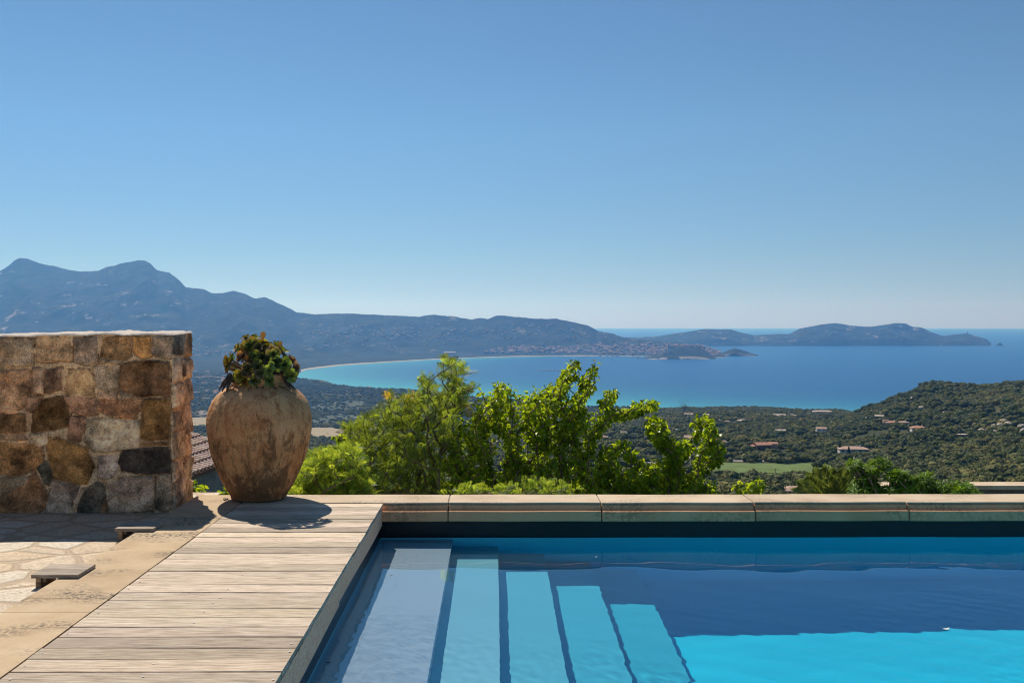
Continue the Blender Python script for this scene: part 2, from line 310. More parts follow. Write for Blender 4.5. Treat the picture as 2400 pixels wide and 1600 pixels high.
def ribbon(name, pts, width, mat, off=.3, zf=None):
    P = np.array(pts, float); L = np.r_[0, np.cumsum(np.hypot(*np.diff(P[:, :2], axis=0).T))]; n = max(8, int(L[-1] / 5)); t = np.linspace(0, L[-1], n)
    A = np.stack([np.interp(t, L, P[:, k]) for k in range(2)], 1)
    for _ in range(4): A[1:-1] = (A[:-2] + 2 * A[1:-1] + A[2:]) / 4
    T = np.gradient(A, axis=0); T /= np.linalg.norm(T, axis=1)[:, None]; N = np.stack([-T[:, 1], T[:, 0]], 1)
    W = np.linspace(-.5, .5, 5); G = A[:, None, :] + N[:, None, :] * W[None, :, None] * (width if np.isscalar(width) else np.interp(t, L, width)[:, None, None])
    z = (zf or zt)(G[..., 0], G[..., 1]) + off
    o = grid_mesh(name, np.dstack([G, z])[:, ::-1], mat); tag(o, kind='structure'); return o, A
grassm = plain('meadow grass', (.11, .16, .032), .95, .28, .12); drym = plain('dry hay field', (.31, .245, .14), .95, .14, .03); oldm = plain('rough pasture', (.052, .064, .028), .95, .3, .05)
roadm = plain('pale dusty road', (.42, .38, .33), .9, .1, .3)
FIELDS = []
_o, _P = drape('meadow', [(1640, 1083), (1700, 1085), (1800, 1087), (1900, 1086), (1950, 1092), (1966, 1108), (1950, 1138), (1890, 1132), (1840, 1136), (1790, 1130), (1750, 1121), (1690, 1121), (1640, 1119)], grassm); FIELDS.append(_P)
_o, _P = drape('dry_field', [(395, 985), (440, 979), (500, 977), (520, 985), (505, 1000), (440, 1001), (395, 1004)], drym, 1.0, 10); FIELDS.append(_P)
_o, _P = drape('hay_field', [(700, 1003), (740, 1002), (800, 1006), (850, 1012), (845, 1026), (780, 1030), (735, 1026), (700, 1022)], drym, 1.0, 10); FIELDS.append(_P)
_o, _P = drape('pasture', [(725, 955), (760, 945), (800, 938), (850, 940), (890, 948), (880, 958), (800, 962), (740, 966)], oldm, 1.2, 20)
_PP = [_P]
_o, _P = drape('old_pasture', [(728, 985), (760, 975), (830, 972), (880, 978), (870, 990), (800, 996), (735, 994)], oldm, 1.0, 12); _PP.append(_P)
_o, _P = drape('fallow_field', [(420, 968), (470, 962), (500, 962), (500, 970), (450, 975), (420, 976)], plain('fallow earth', (.17, .14, .1), .95, .2, .05), 1.2, 12); _PP.append(_P)
ROAD = [spot(*p)[:2] for p in [(1632, 1076), (1700, 1080.5), (1760, 1082), (1820, 1081), (1880, 1079), (1920, 1081), (1960, 1086), (2000, 1092), (2040, 1099)]]
_o, ROADP = ribbon('road', ROAD, 7.0, roadm)
_o, LANE = ribbon('lane', [spot(*p)[:2] for p in [(1545, 1046), (1562, 1055), (1585, 1064), (1605, 1071), (1632, 1076)]], 5.0, roadm)
def inside(P, x, y):
    r = np.zeros(np.shape(x), bool); n = len(P)
    for i in range(n):
        x0, y0 = P[i]; x1, y1 = P[(i + 1) % n]; c = ((y0 > y) != (y1 > y)); r ^= c & (x < (x1 - x0) * (y - y0) / (y1 - y0 + 1e-12) + x0)
    return r
# ---------------------------------------------------------------- sea, mountains, headlands
COAST = [(708, 4836), (722, 4990), (800, 5418), (900, 5793), (1000, 6159), (1100, 6450), (1200, 6650), (1300, 6780), (1500, 6760), (1560, 6600), (1700, 6480)]
def coast(px): return np.interp(px, [c[0] for c in COAST], [c[1] for c in COAST])
CREST = [(-500, 690), (-200, 650), (-60, 655), (0, 632.8), (20, 621), (35, 607), (49, 602), (66, 605), (94, 615), (129, 622), (162, 630.5), (188, 633.8), (231, 632.8), (250, 623), (270, 621), (282, 615.6), (305, 612), (323, 607.8), (342, 609.7), (354, 617), (368, 631), (397, 637), (416, 651), (436, 671.5), (478, 675.8), (496, 685.5), (522, 685.5), (545, 679.6), (573, 686), (596, 698), (622, 695), (655, 710), (696, 730.4), (743, 735.4), (781, 733.3), (831, 734), (900, 737), (942, 738.7), (981, 741.5), (996, 738), (1019, 736), (1049, 740), (1062, 739), (1079, 744), (1104, 747.8), (1125, 743.6), (1144, 746), (1164, 738.7), (1181, 738), (1198, 741), (1251, 745), (1278, 746.8), (1300, 745.7), (1346, 754), (1376, 761.6), (1400, 774), (1435, 781), (1460, 790), (1500, 795), (1562, 801), (1620, 806), (1655, 812), (1690, 825), (1703, 837)]
def m_mount():
    m = NT('granite mountain scrub'); p = m.pos(); t = m.attr('tone')
    c = m.ramp(m.noise(m.pos((.004, .004, .006)), 2.2, 8, .68), (.35, (.018, .028, .018)), (.55, (.036, .045, .028)), (.72, (.085, .08, .06)))
    rk = m.math('MULTIPLY', m.ramp(m.noise(m.pos((.006, .003, .011)), 1.3, 9, .75), (.585, 0), (.66, .8)), m.n('SeparateColor', _0=t).outputs[0])
    c = m.mix(rk, c, (.56, .48, .43)); c = m.mix(m.n('SeparateColor', _0=t).outputs[1], c, (.55, .47, .36))
    m.bs(Base_Color=c, Roughness=.95, Specular_IOR_Level=.05); m.bump(m.noise(m.pos((.02, .02, .02)), 2.5, 6, .7), 1.0, 12.); return m.mat
mount_m = m_mount()
def zmount(px, u):
    """mountain land: u 0 at the shore, 1 at the crest, >1 behind it"""
    Dc = np.where(px < 708, 4700, coast(px)); cy = np.interp(px, [c[0] for c in CREST], [c[1] for c in CREST]); Dk = np.interp(px, [-500, 300, 700, 1400, 1500, 1700], [8600, 8350, 8050, 7650, 7300, 6900])
    D = Dc + (Dk - Dc) * u; X = (px - CX) / F * D
    zc = EYE - (cy + .8 - CY) / F * Dk + np.clip(fbm(px / 9., px * 0, 3, 9), -1, 1) * 3.0; zs = zsea(X, D) + 2.2
    flat = np.interp(px, [0, 500, 1000, 1200, 1500], [.42, .45, .42, .22, .12]); v = np.clip((u - flat) / (1 - flat), 0, 1)
    rg = 1 - np.abs(fbm(X / 700., D / 900., 5, 21)) * 1.6
    g = v ** 1.45 * .82 + v * .18
    h = zs + (zc - zs) * g + (rg - .7) * 110 * np.clip(v * (1 - v) * 4, 0, 1) * np.clip((zc - zs) / 300., .1, 1) + fbm(X / 160., D / 160., 4, 31) * 16 * np.clip(v * (1 - v) * 5, 0, 1) * np.clip((zc - zs) / 300., .15, 1)
    h = h + np.where(v > 0, 0, fbm(X / 300., D / 300., 3, 5) * 3) * np.clip(u * 12, 0, 1)
    b = np.clip(u - 1, 0, 1); h = np.where(u > 1, zc - b * 900, h); lim = EYE - (cy + 1.5 - CY) / F * D
    return X, D, np.where(u < 1, np.minimum(h, lim), h)
_px = np.linspace(-500, 1703, 1250); _u = np.concatenate([np.linspace(-.008, 1, 250), [1.05, 1.15, 1.3]]); _gp, _gu = np.meshgrid(_px, _u)
_X, _D, _Z = zmount(_gp, _gu); _Z = np.where(_gu < 0, _Z - 7, _Z)
_rock = np.interp(_gp, [-500, 0, 300, 500, 700, 1000, 1600], [1, 1, .75, .5, .3, .38, .5]) * np.clip((_gu - .2) * 3, 0, 1)
_beach = ((_D - np.where(_gp < 700, 0, coast(_gp))) < np.interp(_gp, [708, 1000, 1400, 1500], [110, 90, 70, 30])) & (_gp > 706)
grid_mesh('mountain_range', np.stack([_X, _D, _Z], -1), mount_m, col=np.stack([_rock, _beach * .95, _rock * 0], -1))['kind'] = 'structure'
def headland(name, crest, Dc, Dk, base_px, rock, seed, nD=70, nP=420, cliff=.25, light=(0, 0)):
    px = np.linspace(base_px[0], base_px[1], nP); u = np.concatenate([np.linspace(-.03, 1, nD), np.linspace(1.02, 2.0, nD // 2)]); gp, gu = np.meshgrid(px, u)
    cy = np.interp(gp, [c[0] for c in crest], [c[1] for c in crest]); D = Dc + (Dk - Dc) * gu; X = (gp - CX) / F * D
    zc = EYE - (cy - CY) / F * Dk; zs = zsea(X, D); ht = np.maximum(zc - zs, 0); v = np.clip(np.where(gu > 1, 2 - gu, gu), 0, 1)
    z = zs - 1 + ht * (cliff * np.clip(v * 9, 0, 1) + (1 - cliff) * v ** .8) + fbm(X / 130., D / 130., 5, seed) * ht * .22 * np.clip(v * (1.02 - v) * 5, 0, 1)
    z = np.where(v <= 0, zs - 6, z); lim = EYE - (cy + .6 - CY) / F * D; z = np.where(gu < 1, np.minimum(z, lim), z)
    rk = np.clip(rock(gp, v), 0, 1); lt = light[0] * np.clip(1.25 - v * light[1], 0, 1) * (fbm(X / 45., D / 45., 4, seed + 3) > -.12) if light[0] else rk * 0
    o = grid_mesh(name, np.stack([X, D, z], -1), mount_m, col=np.stack([rk, lt, rk * 0], -1)); tag(o, kind='structure'); return o
REV = [(1430, 800), (1460, 790), (1503, 790.6), (1545, 787.6), (1575, 782.7), (1622, 776), (1654, 771), (1690, 772.7), (1711, 772), (1737, 779.5), (1767, 786), (1828, 782.7), (1850, 783), (1873, 770.5), (1926, 760.5), (1957, 757.4), (1992, 763), (2026, 765.7), (2050, 765), (2097, 758), (2123, 759), (2138, 766.4), (2157, 767.6), (2183, 779.5), (2211, 788), (2240, 784.3), (2266, 782.4), (2292, 790), (2311, 795), (2322, 806), (2325, 812)]
headland('headland', REV, 9400, 10100, (1432, 2325), lambda p, v: 1 + .9 * (p > 2180) + .9 * (v < .22) * (p > 1860), 41, nP=700)
headland('sea_rock', [(2328, 812), (2337, 808), (2343, 802.5), (2348, 808), (2356, 811.5)], 9400, 9460, (2328, 2356), lambda p, v: p * 0 + 1, 43, 12, 30)
headland('low_cape', [(1668, 834), (1690, 828), (1708, 820), (1722, 815.5), (1738, 820), (1752, 824), (1765, 829), (1779, 833.8)], 6760, 6900, (1668, 1779), lambda p, v: .6 + (v < .2), 47, 24, 90, light=(.5, 7))
headland('citadel_hill', [(1502, 841), (1525, 836), (1542, 829), (1556, 821), (1568, 816.5), (1590, 814), (1620, 812.5), (1636, 814), (1648, 819), (1658, 826), (1668, 834), (1680, 840)], 6225, 6420, (1502, 1680), lambda p, v: .3 + p * 0, 53, 48, 220, cliff=.10, light=(1, 7))
# sea surface: curved with the earth, shallow near the shores
_cp = np.array([((c[0] - CX) / F * c[1], c[1]) for c in COAST])
_nc = [(-300, 7000), (650, 5200), (700, 4500), (705, 4250), (800, 3900), (930, 3640), (1100, 3350), (1250, 3120), (1430, 2850), (1560, 2740), (1700, 2650), (1960, 2560), (2200, 2350), (2500, 2350)]
_np2 = np.array([((a - CX) / F * b, b) for a, b in _nc])
def dist_poly(x, y, P):
    d = np.full(np.shape(x), 1e9)
    for (x0, y0), (x1, y1) in zip(P[:-1], P[1:]):
        t = np.clip(((x - x0) * (x1 - x0) + (y - y0) * (y1 - y0)) / ((x1 - x0) ** 2 + (y1 - y0) ** 2), 0, 1); d = np.minimum(d, np.hypot(x - x0 - t * (x1 - x0), y - y0 - t * (y1 - y0)))
    return d
_sd = np.concatenate([np.linspace(1500, 9500, 300), np.geomspace(9600, 41000, 80)]); _ss = np.linspace(-.95, .95, 420); _ss, _sd = np.meshgrid(_ss, _sd); _sx = _ss * _sd
_dn = dist_poly(_sx, _sd, _np2); _df = dist_poly(_sx, _sd, _cp)
_sh = np.maximum(np.exp(-_dn / 260.), .7 * np.exp(-_df / 300.) * np.clip((1420 - (_sx / _sd * F + CX)) / 300, .08, 1)); _bay = np.clip((1500 - (_ss * F + CX)) / 900, 0, 1)
def m_sea():
    m = NT('sea water'); sh = m.attr('shallow', 'Fac'); bay = m.attr('bay', 'Fac')
    big = m.noise(m.pos((.0008, .0045, 1)), 1.5, 7, .68)
    deep = m.ramp(big, (.3, (.002, .062, .20)), (.7, (.005, .09, .26)))
    c = m.mix(m.math('MULTIPLY', bay, .45), deep, (.02, .13, .26))  # lighter blue over the left bay stands in for its glitter
    c = m.mix(m.ramp(sh, (.0, 0), (.35, .45), (.9, 1)), c, (.05, .34, .40))
    m.bs(Base_Color=c, Roughness=.30, IOR=1.33, Specular_IOR_Level=.15)
    h = m.math('ADD', m.noise(m.pos((.05, .05, .05)), 2.0, 6, .7), m.noise(m.pos((.6, .6, .6)), 1.0, 4, .7)); m.bump(h, .55, 1.6); return m.mat
sea = grid_mesh('sea', np.stack([_sx, _sd, zsea(_sx, _sd)], -1), m_sea(), attrs={'shallow': _sh, 'bay': _bay}); tag(sea, kind='structure')
# ---------------------------------------------------------------- maquis trees
rng = np.random.default_rng(11)
def ico(sub):
    bm = bmesh.new(); bmesh.ops.create_icosphere(bm, subdivisions=sub, radius=1); v = np.array([x.co[:] for x in bm.verts]); f = [tuple(q.index for q in x.verts) for x in bm.faces]; bm.free(); return v, f
ICO2 = ico(2); ICO3 = ico(3)
def lump(v, r, seed, amp=.35):
    n = fbm(v[:, 0] * 2.3 + seed * 3.1 + v[:, 2] * 1.7, v[:, 1] * 2.3 - v[:, 2] * 2.1 + seed, 4, seed); return v * r * (1 + amp * n[:, None])
def crown_mesh(name, kind, seed, mat, parent):
    """crown of about 1 m radius and 1.3 m height, made of leafy clumps"""
    rg = np.random.default_rng(seed); mb = MB()
    n = {'round': 9, 'wide': 12, 'low': 8}[kind]; H = {'round': .95, 'wide': .78, 'low': .6}[kind]
    cl = []
    for k in range(n):
        a = rg.uniform(0, 6.28); q = rg.uniform(.1, .68) ** .8; r = rg.uniform(.3, .48)
        c = np.array([math.cos(a) * q, math.sin(a) * q, .32 + H * .62 * (1 - q * q) * rg.uniform(.6, 1.15)]); cl.append((c, r))
    cl.append((np.array([0, 0, .42]), .55))
    for k, (c, r) in enumerate(cl):
        v = lump(ICO2[0], r, seed * 13 + k, .5); v[:, 2] *= .8; t = rg.uniform(.82, 1.15); mb.add(v + c, ICO2[1], 0, (t, t, t))
    P = []; 
    for k in range(520):
        c, r = cl[rg.integers(len(cl))]; d = rg.normal(size=3); d[2] = abs(d[2]) * .9 - .15; d /= np.linalg.norm(d); p = c + d * r * rg.uniform(.95, 1.22) * np.array([1, 1, .8]); s = rg.uniform(.035, .085)
        a = np.cross(d, rg.normal(size=3)); a /= np.linalg.norm(a); b = np.cross(d, a) * rg.uniform(.6, 1) + d * rg.uniform(-.7, .7); t = rg.uniform(.8, 1.25)
        mb.add([p - a * s, p + b * s * 1.1, p + a * s, p - b * s * .9 + d * s * .5], [(0, 1, 2), (0, 2, 3)], 0, (t, t * 1.02, t * .9))
    return mb.build(name, mat, parent)
def m_maquis():
    m = NT('maquis foliage'); r = m.n('ObjectInfo').outputs['Random']; t = m.attr('tone'); p = m.pos()
    c = m.ramp(r, (0, (.068, .080, .024)), (.3, (.112, .115, .038)), (.55, (.084, .108, .030)), (.8, (.145, .138, .048)), (1, (.185, .168, .058)))
    c = m.mix(1, c, t, 'MULTIPLY'); c = m.mix(1, c, m.ramp(m.noise(m.pos((.5, .5, .5)), 1.2, 4, .7), (.3, (.8, .8, .82)), (.5, (1, 1, 1)), (.7, (1.22, 1.2, 1.1))), 'MULTIPLY')
    c = m.mix(1, c, m.ramp(m.noise(m.pos((.006, .006, .006)), 1.3, 4, .6), (.35, (.75, .85, .85)), (.65, (1.35, 1.25, 1.1))), 'MULTIPLY')
    m.bs(Base_Color=c, Roughness=.8, Specular_IOR_Level=.1); return m.mat
maq = m_maquis()
HOUSES = [  # px centre, py base, px width, wall px height, roof kind, wall, roof, label
 (1789, 1056, 36, 13, 'gable', 'brick', 'tile', 'brown stone farmhouse with red roof and lower annex above the meadow road'),
 (1815, 1054, 16, 14, 'gable', 'pink', 'tile', 'narrow pink gabled house wing beside the brown stone farmhouse'),
 (1767, 1054, 14, 7, 'gable', 'pink', 'tile', 'low pink shed at the left end of the brown stone farmhouse'),
 (2004, 1062, 66, 9, 'hip', 'white', 'tile2', 'long white bungalow with faded pink hipped roof behind two cypresses'),
 (1926, 1019, 22, 14, 'gable', 'white', 'tile2', 'tall white two storey house with pink gable roof on the wooded slope'),
 (1830, 1016, 22, 5, 'gable', 'pink', 'tile3', 'low pink house half hidden in trees above the brown farmhouse'),
 (1785, 1018, 9, 4, 'hip', 'pink', 'tile2', 'tiny pink hut among the trees directly above the brown farmhouse'),
 (1784, 998, 6, 4, 'flat', 'white', 'white', 'tiny white flat roofed hut in the middle of the wooded plain'),
 (1744, 992, 30, 5, 'hip', 'pink', 'tile3', 'wide low villa with pale hipped roof on the wooded plain'),
 (1683, 991, 18, 5, 'gable', 'cream', 'tile3', 'cream cottage with steep white edged gable behind the leafy shoot'),
 (1704, 993, 13, 4, 'hip', 'pink', 'tile2', 'little brownish house beside the cream gabled cottage'),
 (1828, 979, 26, 5, 'gable', 'pink', 'tile3', 'low pink house with pale roof near the coast, left one of a pair'),
 (1857, 979, 20, 5, 'hip', 'cream', 'tile3', 'low cream house with bright roof near the coast, right one of a pair'),
 (1929, 974, 44, 9, 'hip', 'cream', 'tile3', 'large cream villa with pale roof near the shore below the hill'),
 (2062, 984, 18, 8, 'gable', 'brick', 'tile3', 'dark brown house with pale gable edge beside a bare earth bank'),
 (2094, 998, 26, 7, 'hip', 'white', 'tile', 'white villa with orange hipped roof on the hill flank, left half'),
 (2119, 998, 24, 6, 'hip', 'white', 'tile2', 'white villa with salmon hipped roof on the hill flank, right half'),
 (2078, 992, 12, 5, 'flat', 'pink', 'tile2', 'small flat pink annex at the left of the white hipped villas'),
 (2157, 1011, 34, 6, 'hip', 'white', 'tile', 'white house with bright orange roof below and right of the twin villas'),
 (2257, 1028, 20, 4, 'flat', 'cream', 'tile3', 'small cream flat house among trees below the granite boulders'),
 (2295, 1052, 18, 4, 'flat', 'cream', 'tile3', 'sandy coloured roof deep in the trees at the right'),
 (1625, 1034, 38, 7, 'gable', 'pink', 'tile2', 'long pink roofed house crossed by the right leafy branch'),
 (1676, 1041, 15, 9, 'gable', 'pink', 'tile', 'small house with steep orange gable right of the leafy branch'),
 (1694, 1044, 14, 4, 'gable', 'pink', 'tile2', 'low orange roofed lean-to right of the steep gabled house'),
 (1591, 1014, 12, 7, 'flat', 'greyr', 'white', 'small pale grey block house between the two leafy trees'),
 (1590, 1003, 12, 6, 'flat', 'greyr', 'greyr', 'dark fronted little house just above the pale grey block house'),
 (1597, 1086, 34, 8, 'hip', 'greyr', 'tile2', 'brown roofed house beside the lane behind the leafy branches'),
 (1527, 1100, 24, 14, 'flat', 'greyr', 'greyr', 'pale grey boxy house behind the leaves in the valley'),
 (1408, 1031, 34, 6, 'hip', 'pink', 'tile2', 'wide pink roof glimpsed through the gap between the mulberry trees'),
 (1463, 1018, 16, 4, 'flat', 'white', 'tile3', 'small white roof above the gap between the mulberry trees'),
 (1868, 1166, 66, 14, 'hip', 'cream', 'tile2', 'near cream house with dusty pink roof just over the pool coping'),
 (1683, 1158, 11, 14, 'flat', 'white', 'white', 'narrow white wall end just over the coping right of the mulberry'),
 (1615, 976, 20, 4, 'gable', 'pink', 'tile2', 'low brown roofed house beside the big bare tree at the shore'),
 (1655, 977, 14, 3, 'gable', 'cream', 'tile3', 'tiny pale house on the plain right of the bare shore tree'),
 (862, 909, 10, 3, 'gable', 'white', 'tile3', 'tiny white house by the left shore in front of the bay'),
 (836, 980, 10, 3, 'flat', 'white', 'tile3', 'tiny pinkish roof just above the feathery tree on the left'),
 (797, 974, 8, 3, 'flat', 'white', 'white', 'tiny white roof in the left pastures right of the jar')]
hsp = []
def gable_house(i, px, py, wpx, hpx, kind, wall, roof, label):
    X, D, z = spot(px, py); s = D / F; W = wpx * s; H = max(hpx * s, 2.4 if D < 1400 else 2.8); dp = max(min(W * .7, 9.), 4.5)
    hsp.append((X, D, max(W, dp) * .75)); rg = random.Random(i); rz = math.atan2(-X, D) * -0 + rg.uniform(-.22, .22)
    o = empty('house', (X, D + dp / 2, z - .2), rz); tag(o, label, 'house', 'houses scattered on the wooded plain')
    zz = float(min(zt(X, D), zt(X, D + dp))) - z - 2.5
    wl = MB(); rf = MB(); e = .45; rh = (dp / 2) * .38 if kind != 'flat' else .3
    if kind == 'gable':
        wl.box(-W / 2, W / 2, -dp / 2, dp / 2, zz, H)
        wl.prism([(-dp / 2, H), (dp / 2, H), (0, H + rh)], 0, .01)
        wl.v[-1] = np.array([[(-W / 2 if y == 0 else W / 2), x, z_] for x, y, z_ in wl.v[-1]])
        a = W / 2 + e; b = dp / 2 + e; q = rh * e / (dp / 2)
        for sg in (-1, 1):
            rf.add([(-a, sg * b, H - q), (a, sg * b, H - q), (a, 0, H + rh), (-a, 0, H + rh), (-a, sg * b, H - q + .22), (a, sg * b, H - q + .22), (a, 0, H + rh + .22), (-a, 0, H + rh + .22)], [(0, 1, 2, 3), (4, 5, 6, 7), (0, 1, 5, 4), (1, 2, 6, 5), (0, 3, 7, 4)])
    elif kind == 'hip':
        wl.box(-W / 2, W / 2, -dp / 2, dp / 2, zz, H); a = W / 2 + e; b = dp / 2 + e; k = max(a - b, .2); q = -.15
        rf.add([(-a, -b, H + q), (a, -b, H + q), (a, b, H + q), (-a, b, H + q), (-a, -b, H + .12), (a, -b, H + .12), (a, b, H + .12), (-a, b, H + .12), (-k, 0, H + rh), (k, 0, H + rh)],
               [(0, 1, 2, 3), (0, 1, 5, 4), (1, 2, 6, 5), (2, 3, 7, 6), (3, 0, 4, 7), (4, 5, 9, 8), (5, 6, 9), (6, 7, 8, 9), (7, 4, 8)])
    else:
        wl.box(-W / 2, W / 2, -dp / 2, dp / 2, zz, H); rf.box(-W / 2 - .2, W / 2 + .2, -dp / 2 - .2, dp / 2 + .2, H + .01, H + .28)
    wl.build('wall', M[wall], o); r = rf.build('roof', M[roof], o)
    if D < 1500 and W > 5 and kind != 'flat':
        MB().box(W * .22, W * .22 + .6, -.3, .3, H, H + rh + .9).build('chimney', M[wall], r)
    if D < 1600:
        nw = max(1, int(W / 3.2))
        for k in range(nw):
            x = -W / 2 + W * (k + .5) / nw
            if k == nw // 2: MB().box(x - .5, x + .5, -dp / 2 - .05, -dp / 2 + .02, .1, 2.1).build('door', M['shutter'], o)
            else:
                wn = MB().box(x - .5, x + .5, -dp / 2 - .04, -dp / 2 + .02, 1.0, 2.1).build('window', M['glass'], o)
                if D < 900: [MB().box(x + a_, x + a_ + .3, -dp / 2 - .07, -dp / 2 + .02, .95, 2.15).build('shutter', M['shutter'], wn) for a_ in (-.82, .52)]
            if H > 4.6: MB().box(x - .45, x + .45, -dp / 2 - .04, -dp / 2 + .02, 3.6, 4.7).build('window', M['glass'], o)
    return o
for i, h in enumerate(HOUSES): gable_house(i, *h)
# protos of the trees (each: trunk + crown); used as individuals nearby and as the leafy mass far away
def trunk_mesh(parent, seed):
    rg = random.Random(seed); mb = MB(); mb.tube([(0, 0, -.5), (.02, .01, 0), (.03, .02, .3), (0, .02, .62)], [.07, .06, .05, .03], 6)
    for k in range(4):
        a = k * 1.57 + rg.uniform(-.5, .5); mb.tube([(.03, .02, .22 + .05 * k), (math.cos(a) * .22, math.sin(a) * .22, .42), (math.cos(a) * .4, math.sin(a) * .4, .62)], [.035, .025, .012], 5)
    return mb.build('trunk', M['bark'], parent)
PROTO = []
for k in range(9):
    kind = ['round', 'wide', 'low'][k % 3]; o = empty('oak_tree', (0, 0, 0)); trunk_mesh(o, k); crown_mesh('crown', kind, 100 + k, maq, o); PROTO.append(o)
def ok_mask(x, y):
    m_ = np.ones(np.shape(x), bool)
    for P in FIELDS: m_ &= ~inside(P, x, y)
    for P in _PP: m_ &= ~(inside(P, x, y) & (rng.random(np.shape(x)) < .72))
    for hx, hy, r in hsp: m_ &= ~((np.abs(x - hx) < r) & (y > hy - max(20., r * 1.4)) & (y < hy + 10))
    for P, w_ in ((ROADP, 4.2), (LANE, 4.0)): m_ &= dist_poly(x, y, P) > w_
    m_ &= dist_poly(x, y - 3.5, ROADP) > 4.5
    return m_
def scatter(pa, pb, Da, Db, n, smin, smax, seed):
    g = np.random.default_rng(seed); px = g.uniform(pa, pb, n); D = np.sqrt(g.uniform(Da * Da, Db * Db, n)); X = (px - CX) / F * D
    z = zt(X, D); k = (z > zsea(X, D) + 2.0) & ok_mask(X, D)
    # irregular stands: thin the trees where the scrub is open
    dens = vnoise(X / 60., D / 60., 77) * .6 + vnoise(X / 210., D / 210., 78) * .6; k &= g.random(n) < np.clip(dens * 2.6 - .45, .10, 1)
    s = g.uniform(0, 1, n) ** 1.35 * (smax * 1.12 - smin) + smin
    return X[k], D[k], z[k], s[k]
sets = [scatter(60, 2760, 180, 640, 5200, 2.2, 5.2, 1), scatter(40, 2800, 640, 1100, 12500, 2.2, 5.0, 2), scatter(40, 2800, 1100, 1750, 20000, 2.3, 5.0, 3), scatter(0, 2600, 1750, 2700, 26000, 2.6, 5.2, 4), scatter(0, 1500, 2700, 4900, 30000, 3.4, 7.0, 5)]
tx, ty, tz, ts = [np.concatenate([s_[i] for s_ in sets]) for i in range(4)]
# a hedge-like row behind the road and marked single trees in the meadow
hx = []
for px_ in np.arange(1655, 1990, 8.5): hx.append((px_ + rng.uniform(-3, 3), 1073 + (px_ > 1880) * (px_ - 1880) * .07 + rng.uniform(-1, 1.5), rng.uniform(3.2, 4.4)))
SINGLES = [(1762, 1084, 3.0), (1809, 1083, 2.2), (1828, 1080, 1.3), (1861, 1083, 2.2), (1917, 1096, 3.6), (1930, 1084, 2.1), (1966, 1108, 4.6), (1952, 1114, 3.4), (1882, 1120, 2.8), (1931, 1117, 2.4), (1817, 1128, 3.4), (2000, 1104, 5.0), (1790, 1122, 2.6)]
ax, ay, az, as_ = [], [], [], []
for px_, py_, s_ in hx + SINGLES:
    X_, D_, z_ = spot(px_, py_); ax.append(X_); ay.append(D_); az.append(z_); as_.append(s_)
tx = np.r_[tx, ax]; ty = np.r_[ty, ay]; tz = np.r_[tz, az]; ts = np.r_[ts, as_]
tp = CX + F * tx / ty; tyy = CY + F * (EYE - tz) / ty; vis = (tp > 1380) & (tp < 2420) & (tyy - F * ts * 1.2 / ty < 1155) & (ty > 300)
score = np.where(vis, ts / ty, 0); order = np.argsort(-score); near = order[:290]; isn = np.zeros(len(tx), bool); isn[near] = True
KIND = [('big', 'broad'), ('small', 'bushy')]
used = [False] * 9
for n_, i in enumerate(near):
    k = int(rng.integers(9)); o = PROTO[k] if not used[k] else copy_tree(PROTO[k]); used[k] = True
    o.location = (tx[i], ty[i], tz[i] - .15 * ts[i]); o.rotation_euler = (0, 0, rng.uniform(0, 6.28)); o.scale = (ts[i] * rng.uniform(.9, 1.2), ts[i] * rng.uniform(.9, 1.2), ts[i] * rng.uniform(.85, 1.15))
    tag(o, 'dark evergreen oak rounding out of the maquis on the slope below the terrace', 'tree', 'evergreen oaks on the slope below the terrace')
# the farther wood: one mass, instanced on points
fi = np.where(~isn)[0]; me = bpy.data.meshes.new('maquis_wood'); nf = len(fi); me.vertices.add(nf)
me.vertices.foreach_set('co', np.stack([tx[fi], ty[fi], tz[fi] - .15 * ts[fi]], 1).astype(np.float32).ravel())
a = me.attributes.new('size', 'FLOAT', 'POINT'); a.data.foreach_set('value', ts[fi].astype(np.float32))
a = me.attributes.new('turn', 'FLOAT', 'POINT'); a.data.foreach_set('value', rng.uniform(0, 6.28, nf).astype(np.float32))
a = me.attributes.new('pick', 'INT', 'POINT'); a.data.foreach_set('value', rng.integers(0, 9, nf).astype(np.int32))
wood = bpy.data.objects.new('maquis_wood', me); link(wood); tag(wood, 'dense dark maquis woodland covering the plain and hill down to the bay', 'woodland', kind='stuff')
g = bpy.data.node_groups.new('maquis', 'GeometryNodeTree'); g.interface.new_socket('Geometry', in_out='INPUT', socket_type='NodeSocketGeometry'); g.interface.new_socket('Geometry', in_out='OUTPUT', socket_type='NodeSocketGeometry')
gi = g.nodes.new('NodeGroupInput'); go = g.nodes.new('NodeGroupOutput'); jn = g.nodes.new('GeometryNodeJoinGeometry')
for o in PROTO:
    cr = [c for c in o.children if c.name.startswith('crown')][0]; oi = g.nodes.new('GeometryNodeObjectInfo'); oi.inputs['Object'].default_value = cr; oi.inputs['As Instance'].default_value = True; g.links.new(oi.outputs['Geometry'], jn.inputs[0])
def gattr(n_, t_):
    q = g.nodes.new('GeometryNodeInputNamedAttribute'); q.data_type = t_; q.inputs['Name'].default_value = n_; return q.outputs['Attribute']
ip = g.nodes.new('GeometryNodeInstanceOnPoints'); ip.inputs['Pick Instance'].default_value = True
cx = g.nodes.new('ShaderNodeCombineXYZ'); g.links.new(gattr('turn', 'FLOAT'), cx.inputs[2])
g.links.new(gi.outputs[0], ip.inputs['Points']); g.links.new(jn.outputs[0], ip.inputs['Instance']); g.links.new(gattr('pick', 'INT'), ip.inputs['Instance Index'])
g.links.new(cx.outputs[0], ip.inputs['Rotation']); g.links.new(gattr('size', 'FLOAT'), ip.inputs['Scale']); g.links.new(ip.outputs[0], go.inputs[0])
